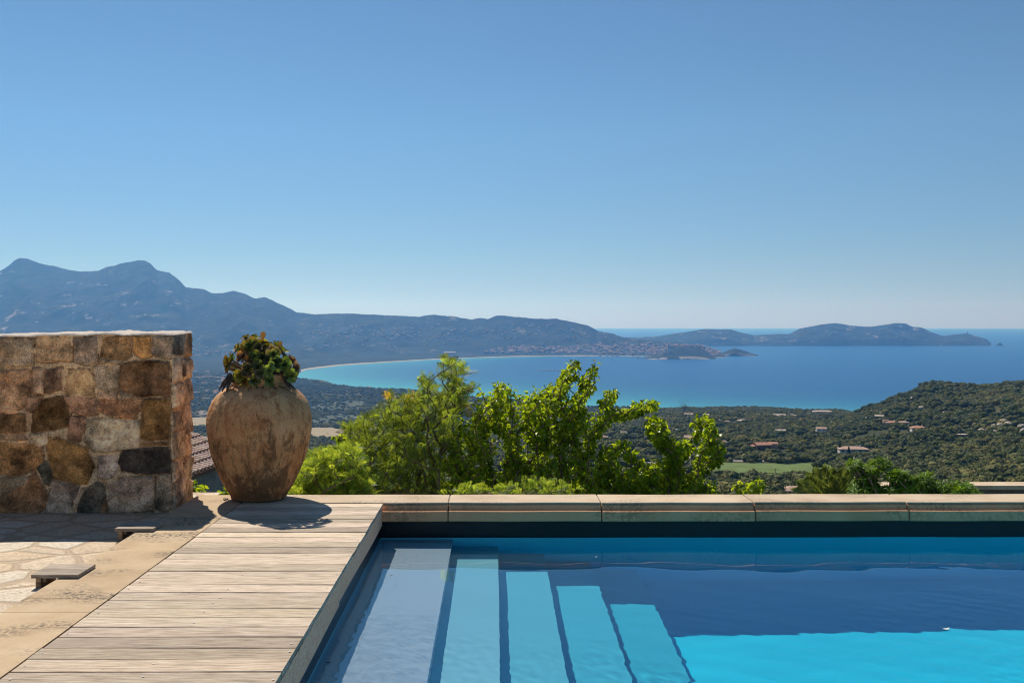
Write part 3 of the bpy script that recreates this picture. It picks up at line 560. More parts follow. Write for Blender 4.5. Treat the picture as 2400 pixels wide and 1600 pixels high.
md = wood.modifiers.new('maquis', 'NODES'); md.node_group = g
# cypresses, a tall bare tree at the shore, utility poles, cars, granite outcrops
def cypress(px, py, hpx, label, wd=.11):
    X, D, z = spot(px, py); h = hpx * D / F; o = empty('cypress_tree', (X, D, z)); tag(o, label, 'tree', 'cypresses by the houses')
    MB().tube([(0, 0, -.3), (0, 0, h * .3)], [h * .02, h * .015], 6).build('trunk', M['bark'], o); v = ICO3[0].copy(); t = (v[:, 2] + 1) / 2
    r = np.sin(np.clip(t, 0, 1) ** .75 * math.pi) ** .7 * (1 - t * .35) + .02; n = fbm(v[:, 0] * 5 + px, v[:, 1] * 5 + v[:, 2] * 9, 3, 3); ang = np.arctan2(v[:, 1], v[:, 0]); rr = r * h * wd * (1 + .3 * n)
    MB().add(np.stack([np.cos(ang) * rr, np.sin(ang) * rr, h * (.06 + .94 * t)], 1), ICO3[1], 0, (.6, .7, .7)).build('crown', maq, o)
cypress(1968, 1065, 32, 'tall slim cypress at the left end of the long white bungalow'); cypress(1989, 1065, 20, 'shorter cypress in front of the long white bungalow', .16)
cypress(2043.5, 948, 9, 'lone small cypress on the skyline above the earth bank', .16); cypress(2013.5, 950, 7, 'tiny cypress on the shore skyline left of the lone one', .2)
cypress(1969, 990, 16, 'dark cypress on the wooded slope above the long white bungalow', .13); cypress(2030, 985, 12, 'cypress beside the bare earth bank', .16); cypress(2048, 1028, 14, 'cypress below the white hipped villas', .15)
X_, D_, z_ = spot(1603, 972); o = empty('bare_tree', (X_, D_, z_)); tag(o, 'tall greyish thin crowned tree standing up against the bay', 'tree')
mb = MB(); mb.tube([(0, 0, -1), (0, 0, 6), (1, 0, 14)], [.9, .7, .3], 6)
for k in range(26):
    a = rng.uniform(0, 6.28); q = rng.uniform(2, 7); mb.tube([(0, 0, rng.uniform(3, 10)), (math.cos(a) * q * .5, math.sin(a) * q * .5, rng.uniform(7, 13)), (math.cos(a) * q, math.sin(a) * q, rng.uniform(9, 17))], [.4, .25, .1], 4)
mb.build('trunk', plain('pale bark', (.3, .24, .2), .9), o)
mb = MB()
for k in range(260):
    d = rng.normal(size=3) * (3.4, 3.4, 4.2) + (0, 0, 12.5); s_ = rng.uniform(.35, .8); mb.add(ICO2[0][:12] * 0 + d if False else [d + rng.normal(size=3) * s_ for _ in range(3)], [(0, 1, 2)], 0, (2.2, 1.7, 1.6))
mb.build('crown', maq, o)
def utility_pole(px, py, hpx, label):
    X, D, z = spot(px, py); h = hpx * D / F; o = empty('utility_pole', (X, D, z)); tag(o, label, 'utility pole', 'utility poles in the valley')
    MB().tube([(0, 0, -.5), (0, 0, h)], [.17, .11], 6).build('post', M['pole'], o); MB().box(-.8, .8, -.06, .06, h - .7, h - .55).build('crossbar', M['pole'], o)
utility_pole(1817, 1113, 14, 'utility pole rising in front of the green meadow, left one'); utility_pole(1838, 1134, 29, 'taller utility pole below the meadow above the near pink roof'); utility_pole(1706, 1046, 18, 'thin utility pole right of the steep orange gable'); utility_pole(1555, 1106, 26, 'pale utility pole behind the right leafy tree')
def car(px, py, rz, label, paint):
    X, D, z = spot(px, py); o = empty('parked_car', (X, D, z + .32), rz); tag(o, label, 'car', 'cars on the valley road')
    pr = [(-2.1, .35), (-2.15, .75), (-1.9, .9), (-1.45, .98), (1.3, .95), (2.05, .8), (2.15, .55), (2.1, .35)]
    MB().prism(pr, -.85, .85).build('body', paint, o); MB().prism([(-1.5, .99), (-1.15, 1.42), (.35, 1.45), (1.0, .98)], -.72, .72).build('window', M['glass'], o); MB().prism([(-1.12, 1.44), (-1.05, 1.5), (.28, 1.52), (.36, 1.46)], -.7, .7).build('roof', paint, o)
    for x in (-1.3, 1.3):
        for y in (-.8, .8): MB().tube([(x, y - .12, .33), (x, y + .12, .33)], .33, 10).build('wheel', M['glass'], o)
car(1846, 1079.5, .05, 'white car on the road behind the meadow, left of the round bush', plain('white car paint', (.7, .7, .7), .3)); car(1936, 1082.5, -.15, 'grey car on the road right of the biggest meadow tree', plain('grey car paint', (.3, .31, .33), .3))
granite = plain('pale granite', (.50, .42, .34), .9, .25, .25, .4)
def outcrop(label, pts, seed):
    mb = MB(); rg = np.random.default_rng(seed)
    for k, (px, py, rpx) in enumerate(pts):
        X, D, z = spot(px, py); r = rpx * D / F; v = ICO3[0] * (1 + .28 * fbm(ICO3[0][:, 0] * 1.6 + k * 5, ICO3[0][:, 1] * 1.6 + ICO3[0][:, 2] * 1.3, 4, seed + k)[:, None]); v = np.round(v * 3.2) / 3.2 * .4 + v * .6
        t = rg.uniform(.8, 1.2); mb.add(v * r * np.array([rg.uniform(.9, 1.5), 1.2, rg.uniform(.7, 1.1)]) + (X, D, z + r * .45), ICO3[1], 0, (t, t, t))
    tag(mb.build('granite_outcrop', granite), label, 'rocks', 'granite outcrops on the hill')
outcrop('stacked pale boulders high on the hill above the villas', [(2203, 958, 6), (2199, 964, 6), (2207, 966, 5), (2212, 972, 5), (2205, 976, 6), (2198, 972, 4)], 1)
outcrop('small scattered grey rocks on the upper hill left of the stacked boulders', [(2138, 938, 5), (2143, 930, 4), (2133, 944, 4), (2160, 960, 6), (2165, 953, 5), (2141, 968, 5), (2190, 985, 3), (2180, 900, 3)], 2)
outcrop('large cracked pink granite mass at the right edge of the hill', [(2352, 996, 9), (2362, 1002, 10), (2344, 1004, 8), (2330, 1004, 6), (2322, 1014, 9), (2332, 1020, 8), (2340, 1012, 7), (2300, 1014, 7), (2296, 1022, 6), (2315, 994, 5), (2372, 1008, 5), (2356, 1012, 6)], 3)
outcrop('pink granite slabs cut by the right picture edge', [(2384, 1000, 6), (2394, 1004, 7), (2398, 1018, 8), (2390, 1022, 6), (2374, 1016, 4)], 4)
outcrop('bare earthy rock bank beside the brown hill house', [(2036, 984, 6), (2044, 980, 6), (2052, 976, 5), (2032, 990, 4)], 5)
outcrop('low whitish rocks among trees below the orange roofed house', [(2152, 1030, 4), (2201, 1034, 4), (2222, 1030, 4), (2222, 1024, 3), (2260, 1056, 3)], 6)
# ---------------------------------------------------------------- the town across the bay, villas, tower
def bld(mb, X, D, z, w_, d_, h_, rz, wc, flat=False, rh=.28):
    c, s_ = math.cos(rz), math.sin(rz)
    def T(p): return [(X + x * c - y * s_, D + x * s_ + y * c, z + q) for x, y, q in p]
    a, b = w_ / 2, d_ / 2; mb.add(T([(x, y, q) for q in (-6, h_) for y in (-b, b) for x in (-a, a)]), [(4, 5, 7, 6), (0, 1, 5, 4), (1, 3, 7, 5), (3, 2, 6, 7), (2, 0, 4, 6)], 0, wc)
    r = d_ * rh; t = random.uniform(.8, 1.15)
    if flat: mb.add(T([(x * 1.03, y * 1.03, q) for q in (h_ + .02, h_ + .6) for y in (-b, b) for x in (-a, a)]), [(0, 2, 3, 1), (4, 5, 7, 6), (0, 1, 5, 4), (1, 3, 7, 5), (3, 2, 6, 7), (2, 0, 4, 6)], 1, (1.25, 1.5, 1.7))
    else: mb.add(T([(-a * 1.06, -b * 1.08, h_ - .1), (a * 1.06, -b * 1.08, h_ - .1), (a * 1.06, b * 1.08, h_ - .1), (-a * 1.06, b * 1.08, h_ - .1), (-a * 1.02, 0, h_ + r), (a * 1.02, 0, h_ + r)]), [(0, 1, 5, 4), (2, 3, 4, 5), (1, 2, 5), (3, 0, 4), (0, 3, 2, 1)], 1, (t, t * rng.uniform(.9, 1.1), t))
    # dark window openings facing the bay and along the sides
    if w_ > 14 or h_ > 8:
        for k in range(max(2, int(w_ / 5))):
            for q in np.arange(1.5, h_ - 1.5, 3.0):
                x = -a + w_ * (k + .5) / max(2, int(w_ / 5)); mb.add(T([(x - .9, -b - .06, q), (x + .9, -b - .06, q), (x + .9, -b - .06, q + 1.6), (x - .9, -b - .06, q + 1.6)]), [(0, 1, 2, 3)], 2)
def m_tone(name, col, rough=.85):
    m = NT(name); c = m.mix(1, m.ramp(m.noise(m.pos(), .3, 3), (.3, tuple(x * .88 for x in col)), (.7, tuple(min(1, x * 1.1) for x in col))), m.attr('tone'), 'MULTIPLY'); m.bs(Base_Color=c, Roughness=rough); return m.mat
TM = [m_tone('town wall', (.48, .385, .32)), m_tone('town roof', (.30, .19, .145)), M['glass']]
random.seed(5)
WC = [(1, 1, 1), (1.15, 1.2, 1.25), (1.05, .9, .75), (.9, .72, .62), (1.1, 1.02, .86), (.8, .78, .8)]
def zm1(px, u):
    X, D, Z = zmount(np.array([px], float), np.array([u], float)); return float(X[0]), float(D[0]), float(Z[0])
def u_for_y(px, py):
    us = np.linspace(.003, .99, 420); X, D, Z = zmount(np.full(420, px, float), us); y = CY + F * (EYE - Z) / D; k = np.argmax(y <= py); return us[k], (X[k], D[k], Z[k])
town = []
for k in range(620):
    t_ = random.random(); px = 1135 + 556 * t_ ** .78; lo = np.interp(px, [1135, 1300, 1480, 1560, 1655, 1691], [829, 829, 832, 833, 836, 835]); hi = np.interp(px, [1135, 1200, 1330, 1420, 1520, 1600, 1655, 1691], [823, 813, 815, 808, 805, 810, 815, 827])
    town.append((px, random.uniform(hi, lo)))
fine = []
for k in range(300):
    px = random.uniform(700, 1470); yc = np.interp(px, [700, 900, 1100, 1300, 1400, 1470], [785, 788, 778, 785, 795, 800]); fine.append((px, yc + random.gauss(0, 12)))
for k in range(26): fine.append((random.gauss(1461, 12), random.uniform(792, 799)))
def put(px, py, mb, big):
    u, (X, D, Z) = u_for_y(px, py); w_ = random.uniform(11, 24) * (1.0 if big else .8); wc = random.choice(WC); fl = random.random() < (.22 if big else .12)
    bld(mb, 0, 0, 0, w_, random.uniform(9, 13), random.choice([5, 8, 11, 14]) if big else random.uniform(3.5, 6.5), 0, wc, fl); return X, D, Z
stuff = MB(); n = 0
for px, py in town:
    u, (X, D, Z) = u_for_y(px, py); w_ = random.uniform(11, 24); h_ = random.choice([5, 6, 8, 8, 11, 14]); d_ = random.uniform(9, 13); wc = random.choice(WC); fl = random.random() < .2; rz = random.uniform(-.5, .5)
    if n < 285 and random.random() < .47:
        mb = MB(); bld(mb, 0, 0, 0, w_, d_, h_, rz, wc, fl); o = mb.build('town_building', TM, loc=(X, D, Z)); n += 1
        tag(o, 'small pinkish town building crowded at the water below the far ridge', 'building', 'buildings of the town across the bay')
    else: bld(stuff, X, D, Z, w_, d_, h_, rz, wc, fl)
tag(stuff.build('town_quarter', TM), 'dense pink and cream town houses behind the harbour across the bay', 'town', kind='stuff')
for k, (px, py) in enumerate(fine[:230]):
    u, (X, D, Z) = u_for_y(px, py)
    if py > 822: continue
    mb = MB(); bld(mb, 0, 0, 0, random.uniform(8, 19), random.uniform(8, 11), random.uniform(3, 6), random.uniform(-.5, .5), [q_ * .8 for q_ in random.choice(WC[:5])], random.random() < .15)
    tag(mb.build('hillside_villa', TM, loc=(X, D, Z)), 'tiny pale villa scattered on the far hillside above the bay', 'villa', 'villas on the far hillside')
for k in range(84):       # villas in the plain left of the jar
    px = random.uniform(395, 560); py = random.choice([random.gauss(823, 8), random.gauss(895, 14), random.gauss(900, 22)])
    if py > 840:
        py = max(py, 872)
        X, D, Z = spot(px, py)
    else: u, (X, D, Z) = u_for_y(px, py)
    mb = MB(); s_ = random.uniform(.8, 1.25); bld(mb, 0, 0, 0, random.uniform(9, 22) * s_, random.uniform(9, 12), random.uniform(3.5, 7), random.uniform(-.5, .5), random.choice([(1.3, 1.4, 1.45), (1, 1, 1)]), random.random() < .3)
    tag(mb.build('plain_house', TM, loc=(X, D, Z + 2.0)), 'small pale house in the hazy plain between the stone wall and the jar', 'house', 'houses in the plain left of the jar')
# long pale hall near the beach and the citadel
u, (X, D, Z) = u_for_y(1054, 829); mb = MB(); bld(mb, 0, 0, 0, 70, 26, 9, .05, (.9, .9, .9), False, .15); tag(mb.build('long_hall', [TM[0], TM[0], M['glass']], loc=(X, D, Z)), 'long pale roofed hall standing above the beach across the bay', 'hall')
CT = empty('citadel', (0, 6400, 0)); tag(CT, 'walled citadel with red roofed houses on the promontory across the bay', 'citadel')
def cpt(px, py, D): return ((px - CX) / F * D, D, EYE - (py - CY) / F * D)
mb = MB()
for (pa, pb, D0, top, bot) in [(1565, 1578, 6385, 810.5, 818), (1578, 1600, 6400, 813.2, 818), (1600, 1628, 6405, 811.8, 818), (1628, 1640, 6400, 813.2, 819)]:
    a = cpt(pa, top, D0); b = cpt(pb, bot, D0); mb.box(a[0], b[0], D0 - 6400, D0 - 6400 + 40, b[2] - 4, a[2])
a = cpt(1565, 806.5, 6325); b = cpt(1568.5, 820, 6325); mb.box(a[0], b[0], -77, -68, b[2], a[2])
mb.build('rampart', plain('old fortress stone', (.24, .18, .14), .9, .15, .02), CT)
for k in range(34):
    px = random.uniform(1572, 1652); py = np.interp(px, [1572, 1585, 1612, 1640, 1652], [813, 812, 810.5, 811.5, 816]) + random.uniform(-1, 1.5); D0 = random.uniform(6415, 6470); x, d, z = cpt(px, py + 1, D0)
    mb = MB(); bld(mb, x, D0 - 6400, z, random.uniform(10, 20), 12, random.uniform(6, 11), random.uniform(-.4, .4), random.choice(WC[:5])); mb.build('citadel_house', TM, CT)
x, d, z = cpt(1590, 804, 6400); MB().box(x - 3, x + 3, -4, 4, z - 12, z + 3).prism([(x - 3.4, z + 3.01), (x + 3.4, z + 3.01), (x, z + 9)], -3, 3).build('bell_tower', TM[0], CT)
X, D, Z = (1556.5 - CX) / F * 6320, 6320, EYE - (821 - CY) / F * 6320; mb = MB(); bld(mb, 0, 0, 0, 9, 8, 7, .2, (1.4, 1.7, 2), True); tag(mb.build('white_house', [M['white'], M['white'], M['glass']], loc=(X, D, Z)), 'bright white little building on the slope left of the citadel', 'building')
# lighthouse on the far headland
px, D0 = 2267.5, 10090; x = (px - CX) / F * D0; z = EYE - (784 - CY) / F * D0; LH = empty('lighthouse', (x, D0, z)); tag(LH, 'small dark tower on top of the far headland near its tip', 'tower')
MB().tube([(0, 0, -6), (0, 0, 16)], [5.5, 4.6], 10).build('tower_body', M['brick'], LH); MB().tube([(0, 0, 16.02), (0, 0, 17.5)], [7, 7], 10).build('gallery', M['brick'], LH); MB().tube([(0, 0, 17.52), (0, 0, 21), (0, 0, 23)], [3.4, 3.4, .5], 8).build('lantern', M['glass'], LH)
def seaspot(px, py):
    D = np.geomspace(2500, 9000, 4000); X = (px - CX) / F * D; y = CY + F * (EYE - zsea(X, D)) / D; k = np.argmin(abs(y - py)); return float(X[k]), float(D[k]), float(zsea(X[k], D[k]))
x, d, z = seaspot(1297, 868.5); mb = MB(); 
for k in range(8):
    a = -62 + k * 17; b = k * -7 + 25
    for t in range(18):
        mb.tube([(a + 8 * math.cos(t * .349), b + 22 * math.sin(t * .349), .4), (a + 8 * math.cos((t + 1) * .349), b + 22 * math.sin((t + 1) * .349), .4)], 1.2, 4)
tag(mb.build('fish_farm', plain('black float pipe', (.02, .02, .025), .6), loc=(x, d, z)), 'dark row of floating fish farm rings in the bay', 'fish farm')
x, d, z = seaspot(1434, 846); SB = empty('sailing_boat', (x, d, z), .4); tag(SB, 'tiny white sailing boat off the harbour town', 'boat')
MB().prism([(-7, 0), (-6, 1.6), (7.5, 2), (8.5, 1.6), (6, -.3)], -1.8, 1.8).build('hull', M['white'], SB); MB().tube([(0, 0, 1.5), (0, 0, 19)], .25, 5).build('mast', M['metal'], SB); MB().prism([(.4, 3), (7, 3.2), (.4, 18)], -.08, .08).build('sail', M['white'], SB)
def ridge_mast(px, py, hpx, label):
    D0 = float(np.interp(px, [300, 700, 1400], [8350, 8050, 7650])) - 15; x = (px - CX) / F * D0; z = EYE - (py - CY) / F * D0
    tag(MB().tube([(x, D0, z - 20), (x, D0, z + hpx * D0 / F)], [2.0, 1.2], 4).build('radio_mast', M['metal']), label, 'radio mast', 'radio masts on the far ridge')
ridge_mast(1331.5, 752, 8, 'thin radio mast on the ridge above the town, taller one'); ridge_mast(1348, 756, 5, 'short radio mast on the ridge above the town'); ridge_mast(608, 697, 5, 'tiny mast in the saddle of the mountain ridge above the plant')
# harbour quay and moored boats
x0, d0, z0 = seaspot(1492, 840.5); x1 = (1552 - CX) / F * d0; mb = MB().box(x0, x1, d0, d0 + 14, z0 - 3, z0 + 3.2).box(x0, x0 + 14, d0 - 2, d0 + 16, z0 - 3, z0 + 4.5); tag(mb.build('harbour_mole', plain('grey quay stone', (.22, .2, .19), .9)), 'dark stone harbour mole in front of the town', 'harbour wall')
for k in range(46):
    px = random.uniform(1350, 1545); x, d, z = seaspot(px, random.uniform(833.5, 835.5) if px < 1490 else random.uniform(835.5, 838)); s_ = random.uniform(.7, 1.2)
    MBo = MB().prism([(-5 * s_, 0), (-5 * s_, 1.6), (5.4 * s_, 2), (4.4 * s_, 0)], -1.5, 1.5).prism([(-3 * s_, 1.61), (-2.4 * s_, 3), (1 * s_, 3), (2 * s_, 1.9)], -1.1, 1.1).tube([(0, 0, 2), (0, 0, 11 * s_)], .2, 4)
    tag(MBo.build('moored_boat', M['white'], loc=(x, d, z)), 'tiny white boat moored along the harbour front', 'boat', 'boats moored at the harbour')
# ---------------------------------------------------------------- the pool terrace
pool = MB(); liner = plain('water tinted pool liner', (.46, .82, .92), .6, .03, .8); bench_l = plain('water tinted bench liner', (.56, .48, .58), .6, .03, .8); step_l = plain('water tinted step liner', (.56, .57, .67), .6, .03, .8); XS = [-.80, -.34, .03, .405, .785, 1.165]; DS = [.15, .38, .63, .88, 1.13]; WZ = -.275  # liner tints carry the water's scattered light: greyer when shallow, cyan when deep
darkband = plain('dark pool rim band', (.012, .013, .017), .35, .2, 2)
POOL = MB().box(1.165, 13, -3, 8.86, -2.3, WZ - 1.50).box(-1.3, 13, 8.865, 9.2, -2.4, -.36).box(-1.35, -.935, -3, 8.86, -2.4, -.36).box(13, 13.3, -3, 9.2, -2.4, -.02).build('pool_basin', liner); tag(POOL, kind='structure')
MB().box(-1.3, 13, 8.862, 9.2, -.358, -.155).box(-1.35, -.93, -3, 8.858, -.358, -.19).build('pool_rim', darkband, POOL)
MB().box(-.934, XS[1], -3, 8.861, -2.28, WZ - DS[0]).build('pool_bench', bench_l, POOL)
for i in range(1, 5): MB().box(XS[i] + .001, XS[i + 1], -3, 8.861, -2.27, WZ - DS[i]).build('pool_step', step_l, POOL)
wx = np.linspace(-.93, 12.99, 900); wy = np.linspace(-2.9, 8.861, 760); wX, wY = np.meshgrid(wx, wy); wz = np.zeros_like(wX); r_ = np.random.default_rng(4)
for k in range(46):
    lam = r_.uniform(.22, 1.9); a_ = r_.uniform(0, 6.28); wz += .00026 * lam ** .9 * r_.uniform(.3, 1) * np.sin((wX * math.cos(a_) + wY * math.sin(a_)) * 6.283 / lam + r_.uniform(0, 6.28))
gust = np.clip(fbm(wX * .5, wY * .5, 3, 61) + .55, 0, 1) * np.clip((8.3 - wY) / 2., .12, 1)
for k in range(40):
    lam = r_.uniform(.05, .16); a_ = r_.normal(.9, .7); wz += .00028 * lam * 4 * r_.uniform(.3, 1) * gust * np.sin((wX * math.cos(a_) + wY * math.sin(a_)) * 6.283 / lam + r_.uniform(0, 6.28))
m = NT('pool water'); m.bs(Base_Color=(1, 1, 1), Roughness=0.0, IOR=1.33, Transmission_Weight=1.0, Specular_IOR_Level=.02)
water = grid_mesh('pool_water', np.dstack([wX, wY, wz + WZ]), m.mat); tag(water, kind='structure'); water.cycles.is_caustics_caster = True
vm = bpy.data.materials.new('blue green water body'); vm.use_nodes = True; vt = vm.node_tree; vt.nodes.remove(vt.nodes['Principled BSDF']); va = vt.nodes.new('ShaderNodeVolumeAbsorption'); va.inputs['Color'].default_value = (0, .935, .985, 1); va.inputs['Density'].default_value = 1.6
vt.links.new(va.outputs[0], vt.nodes['Material Output'].inputs['Volume']); MB().box(-.931, 12.995, -2.95, 8.862, -2.29, WZ + .012).build('water_body', vm, water)
for o in [POOL] + list(POOL.children): o.cycles.is_caustics_receiver = True
# coping slabs of cut stone with a stepped front
COP = empty('pool_coping', (0, 9, 0)); tag(COP, 'pale cut stone coping with grooved front running behind the pool', 'coping'); COP['kind'] = 'structure'
prof = [(9.235, 0), (8.850, 0), (8.842, -.003), (8.839, -.009), (8.848, -.012), (8.850, -.018), (8.836, -.020), (8.829, -.026), (8.829, -.056), (8.822, -.060), (8.790, -.061), (8.782, -.066), (8.780, -.140), (8.79, -.147), (8.875, -.150), (9.235, -.152)]
rg = random.Random(3)
for k in range(-1, 9):
    x0 = -.376 + 1.2495 * k + .004; x1 = x0 + 1.2415
    if k < 0: x0 = -2.066 + .003
    mb = MB(); t = rg.uniform(.92, 1.06); dz = rg.uniform(-.0015, .0015); n = 10; xs = [x0, x0 + .004] + list(np.linspace(x0 + .05, x1 - .05, n)) + [x1 - .004, x1]; V = []; VC = []
    for i, x in enumerate(xs):
        e = .004 if i in (0, len(xs) - 1) else 0
        for (y, z) in prof: VC.append((t * 1.55, t * 1.0, t * .72) if (z < -.019 and y < 8.9) else (t, t, t)); V.append((x, y + (e if y < 9 else -e), z - (e if z > -.1 else -e) + dz + .0012 * math.sin(x * 7 + y * 9)))  # front tiers coloured redder to cancel cyan light bounced off the pool
    q = len(prof); f = [(i * q + j, i * q + (j + 1) % q, (i + 1) * q + (j + 1) % q, (i + 1) * q + j) for i in range(len(xs) - 1) for j in range(q)] + [tuple(range(q))[::-1], tuple((len(xs) - 1) * q + j for j in range(q))]
    mb.add(V, f, 0, np.array(VC)).build('coping_slab', M['coping'], COP, loc=(0, -9, 0))
MB().box(-2.07, 12.9, 8.88, 9.22, -.16, -.006).build('joint_mortar', plain('grey joint mortar', (.20, .16, .12), .95), COP, loc=(0, -9, 0))
# sandstone kerb strip left of the deck
KERB = empty('kerb_strip', (0, 0, 0)); KERB['kind'] = 'structure'; ys = [-1.5, -.4, .8, 1.9, 3.2, 4.35, 5.54, 5.81, 7.01, 8.15, 9.24]
for a, b in zip(ys[:-1], ys[1:]):
    t = rg.uniform(.93, 1.05); MB().box(-2.527, -2.072, a + .003, b - .003, -.14, rg.uniform(-.001, .001), 0, (t, t * .99, t * .97)).build('kerb_slab', M['sand'], KERB)
MB().box(-2.52, -2.078, -1.5, 9.235, -.15, -.008).build('joint_mortar', M['bark'], KERB)
# boards of the deck
deck = empty('wooden_deck', (0, 0, 0)); tag(deck, 'weathered grey wooden deck of wide boards along the left pool side', 'deck'); mb = MB(); y = 8.79; k = 0; P_ = .1675
while y > -1:
    y0 = y - P_; g_ = rg.choice([.004, .004, .005, .007, .009]); t = rg.choice([.74, .84, .92, 1.0, 1.08, 1.18, 1.34]) * rg.uniform(.95, 1.05); t2 = t * rg.uniform(.94, 1.0); dz = rg.uniform(-.002, .0015)
    xr = -.905 + rg.uniform(-.003, .002); xl = -2.064 + rg.uniform(-.002, .004); n = 14; xs = np.linspace(xl, xr, n); V = []
    for x in xs:
        w1 = .0016 * math.sin(x * 5 + k); zc = .0012 * math.sin(x * 3.1 + k * 2)
        V += [(x, y0 + g_ / 2 + w1, -.026), (x, y0 + g_ / 2 + w1, dz + zc - .003), (x, y0 + g_ / 2 + .003 + w1, dz + zc), (x, y - g_ / 2 - .003 + w1, dz + zc), (x, y - g_ / 2 + w1, dz + zc - .003), (x, y - g_ / 2 + w1, -.026)]
    f = [(i * 6 + j, (i + 1) * 6 + j, (i + 1) * 6 + (j + 1) % 6, i * 6 + (j + 1) % 6) for i in range(n - 1) for j in range(6)] + [tuple(range(6)), tuple((n - 1) * 6 + j for j in range(6))[::-1]]
    mb.add(V, f, 0, (t, t * (.97 + .03 * rg.random()), t2 * .97)); y -= P_; k += 1
mb.build('boards', M['wood'], deck)
mb = MB()
for k in range(46):
    yy = 8.79 - P_ * (k + .5); 
    for x in (-.93, -1.48, -2.03):
        if rg.random() < .8:
            q = []; cxx, cyy = x + rg.uniform(-.01, .01), yy + rg.uniform(-.03, .03); 
            for j in range(8): q.append((cxx + .0065 * math.cos(j * .785), cyy + .0065 * math.sin(j * .785), .0025))
            mb.add(q, [tuple(range(8))])
mb.build('screw_heads', plain('pale screw head', (.55, .5, .45), .5), deck)['kind'] = 'stuff'
for a, b, o_ in ((6.365, 8.80, 0), (3.3, 6.332, .010), (-1, 3.29, 0)):
    mb = MB(); ys_ = np.linspace(a, b, 30); V = []
    for i, yv in enumerate(ys_):
        z0 = -.178 + .004 * math.sin(yv * 2.1) ; xo = -.916 + o_ + .003 * math.sin(yv * 1.7); V += [(xo, yv, z0), (xo, yv, -.028), (xo - .025, yv, -.028), (xo - .025, yv, z0)]
    mb.add(V, [(i * 4 + j, i * 4 + (j + 1) % 4, (i + 1) * 4 + (j + 1) % 4, (i + 1) * 4 + j) for i in range(29) for j in range(4)] + [(3, 2, 1, 0), (116, 117, 118, 119)], 0, (1.35, .92, .74)).build('fascia_board', M['wood_d'], deck)  # lighter, redder wood colour makes up for shade and cyan pool light
MB().box(-2.05, -.96, -1, 8.78, -.30, -.030).build('substructure', plain('dark joists', (.03, .025, .02), .9), deck)
# lower paved court on the left with two little wooden lids bridging the kerb
nx_, ny_ = 90, 160; px_, py_ = np.meshgrid(np.linspace(-9, -2.5, nx_), np.linspace(-2, 9.9, ny_)); pzz = -.057 - .0095 * np.clip(py_ - 6.3, 0, 3) + .004 * fbm(px_ * 2, py_ * 2, 3, 8) - np.clip((-4.5 - px_) * .01, 0, .1)
tag(grid_mesh('paving', np.dstack([px_, py_, pzz]), M['paving']), kind='structure')
MB().box(-9, -2.53, -2, 9.3, -2.6, -.30).box(-2.53, -.94, -2, 9.2, -2.6, -.31).build('terrace_base', M['sand'])['kind'] = 'structure'
def lid(y0, label):
    o = empty('duckboard', (-2.545, y0, 0)); tag(o, label, 'duckboard', 'wooden lids bridging the kerb')
    for j in range(2):
        t = .62 + .16 * j; MB().box(-.136, .136, j * .140, j * .140 + .135, .0035, .0235, 0, (t, t, t)).build('board', M['wood'], o)
    MB().box(-.122, -.092, .03, .25, -.058, .0025, 0, (.42, .36, .28)).build('leg', M['wood_d'], o); MB().box(-.09, -.07, .05, .24, -.03, .0025, 0, (.5, .45, .4)).build('crossbar', M['wood_d'], o)
lid(6.254, 'small two board wooden lid in sunlight beside the kerb, nearer one'); lid(7.63, 'small two board wooden lid in the shadow of the stone wall')
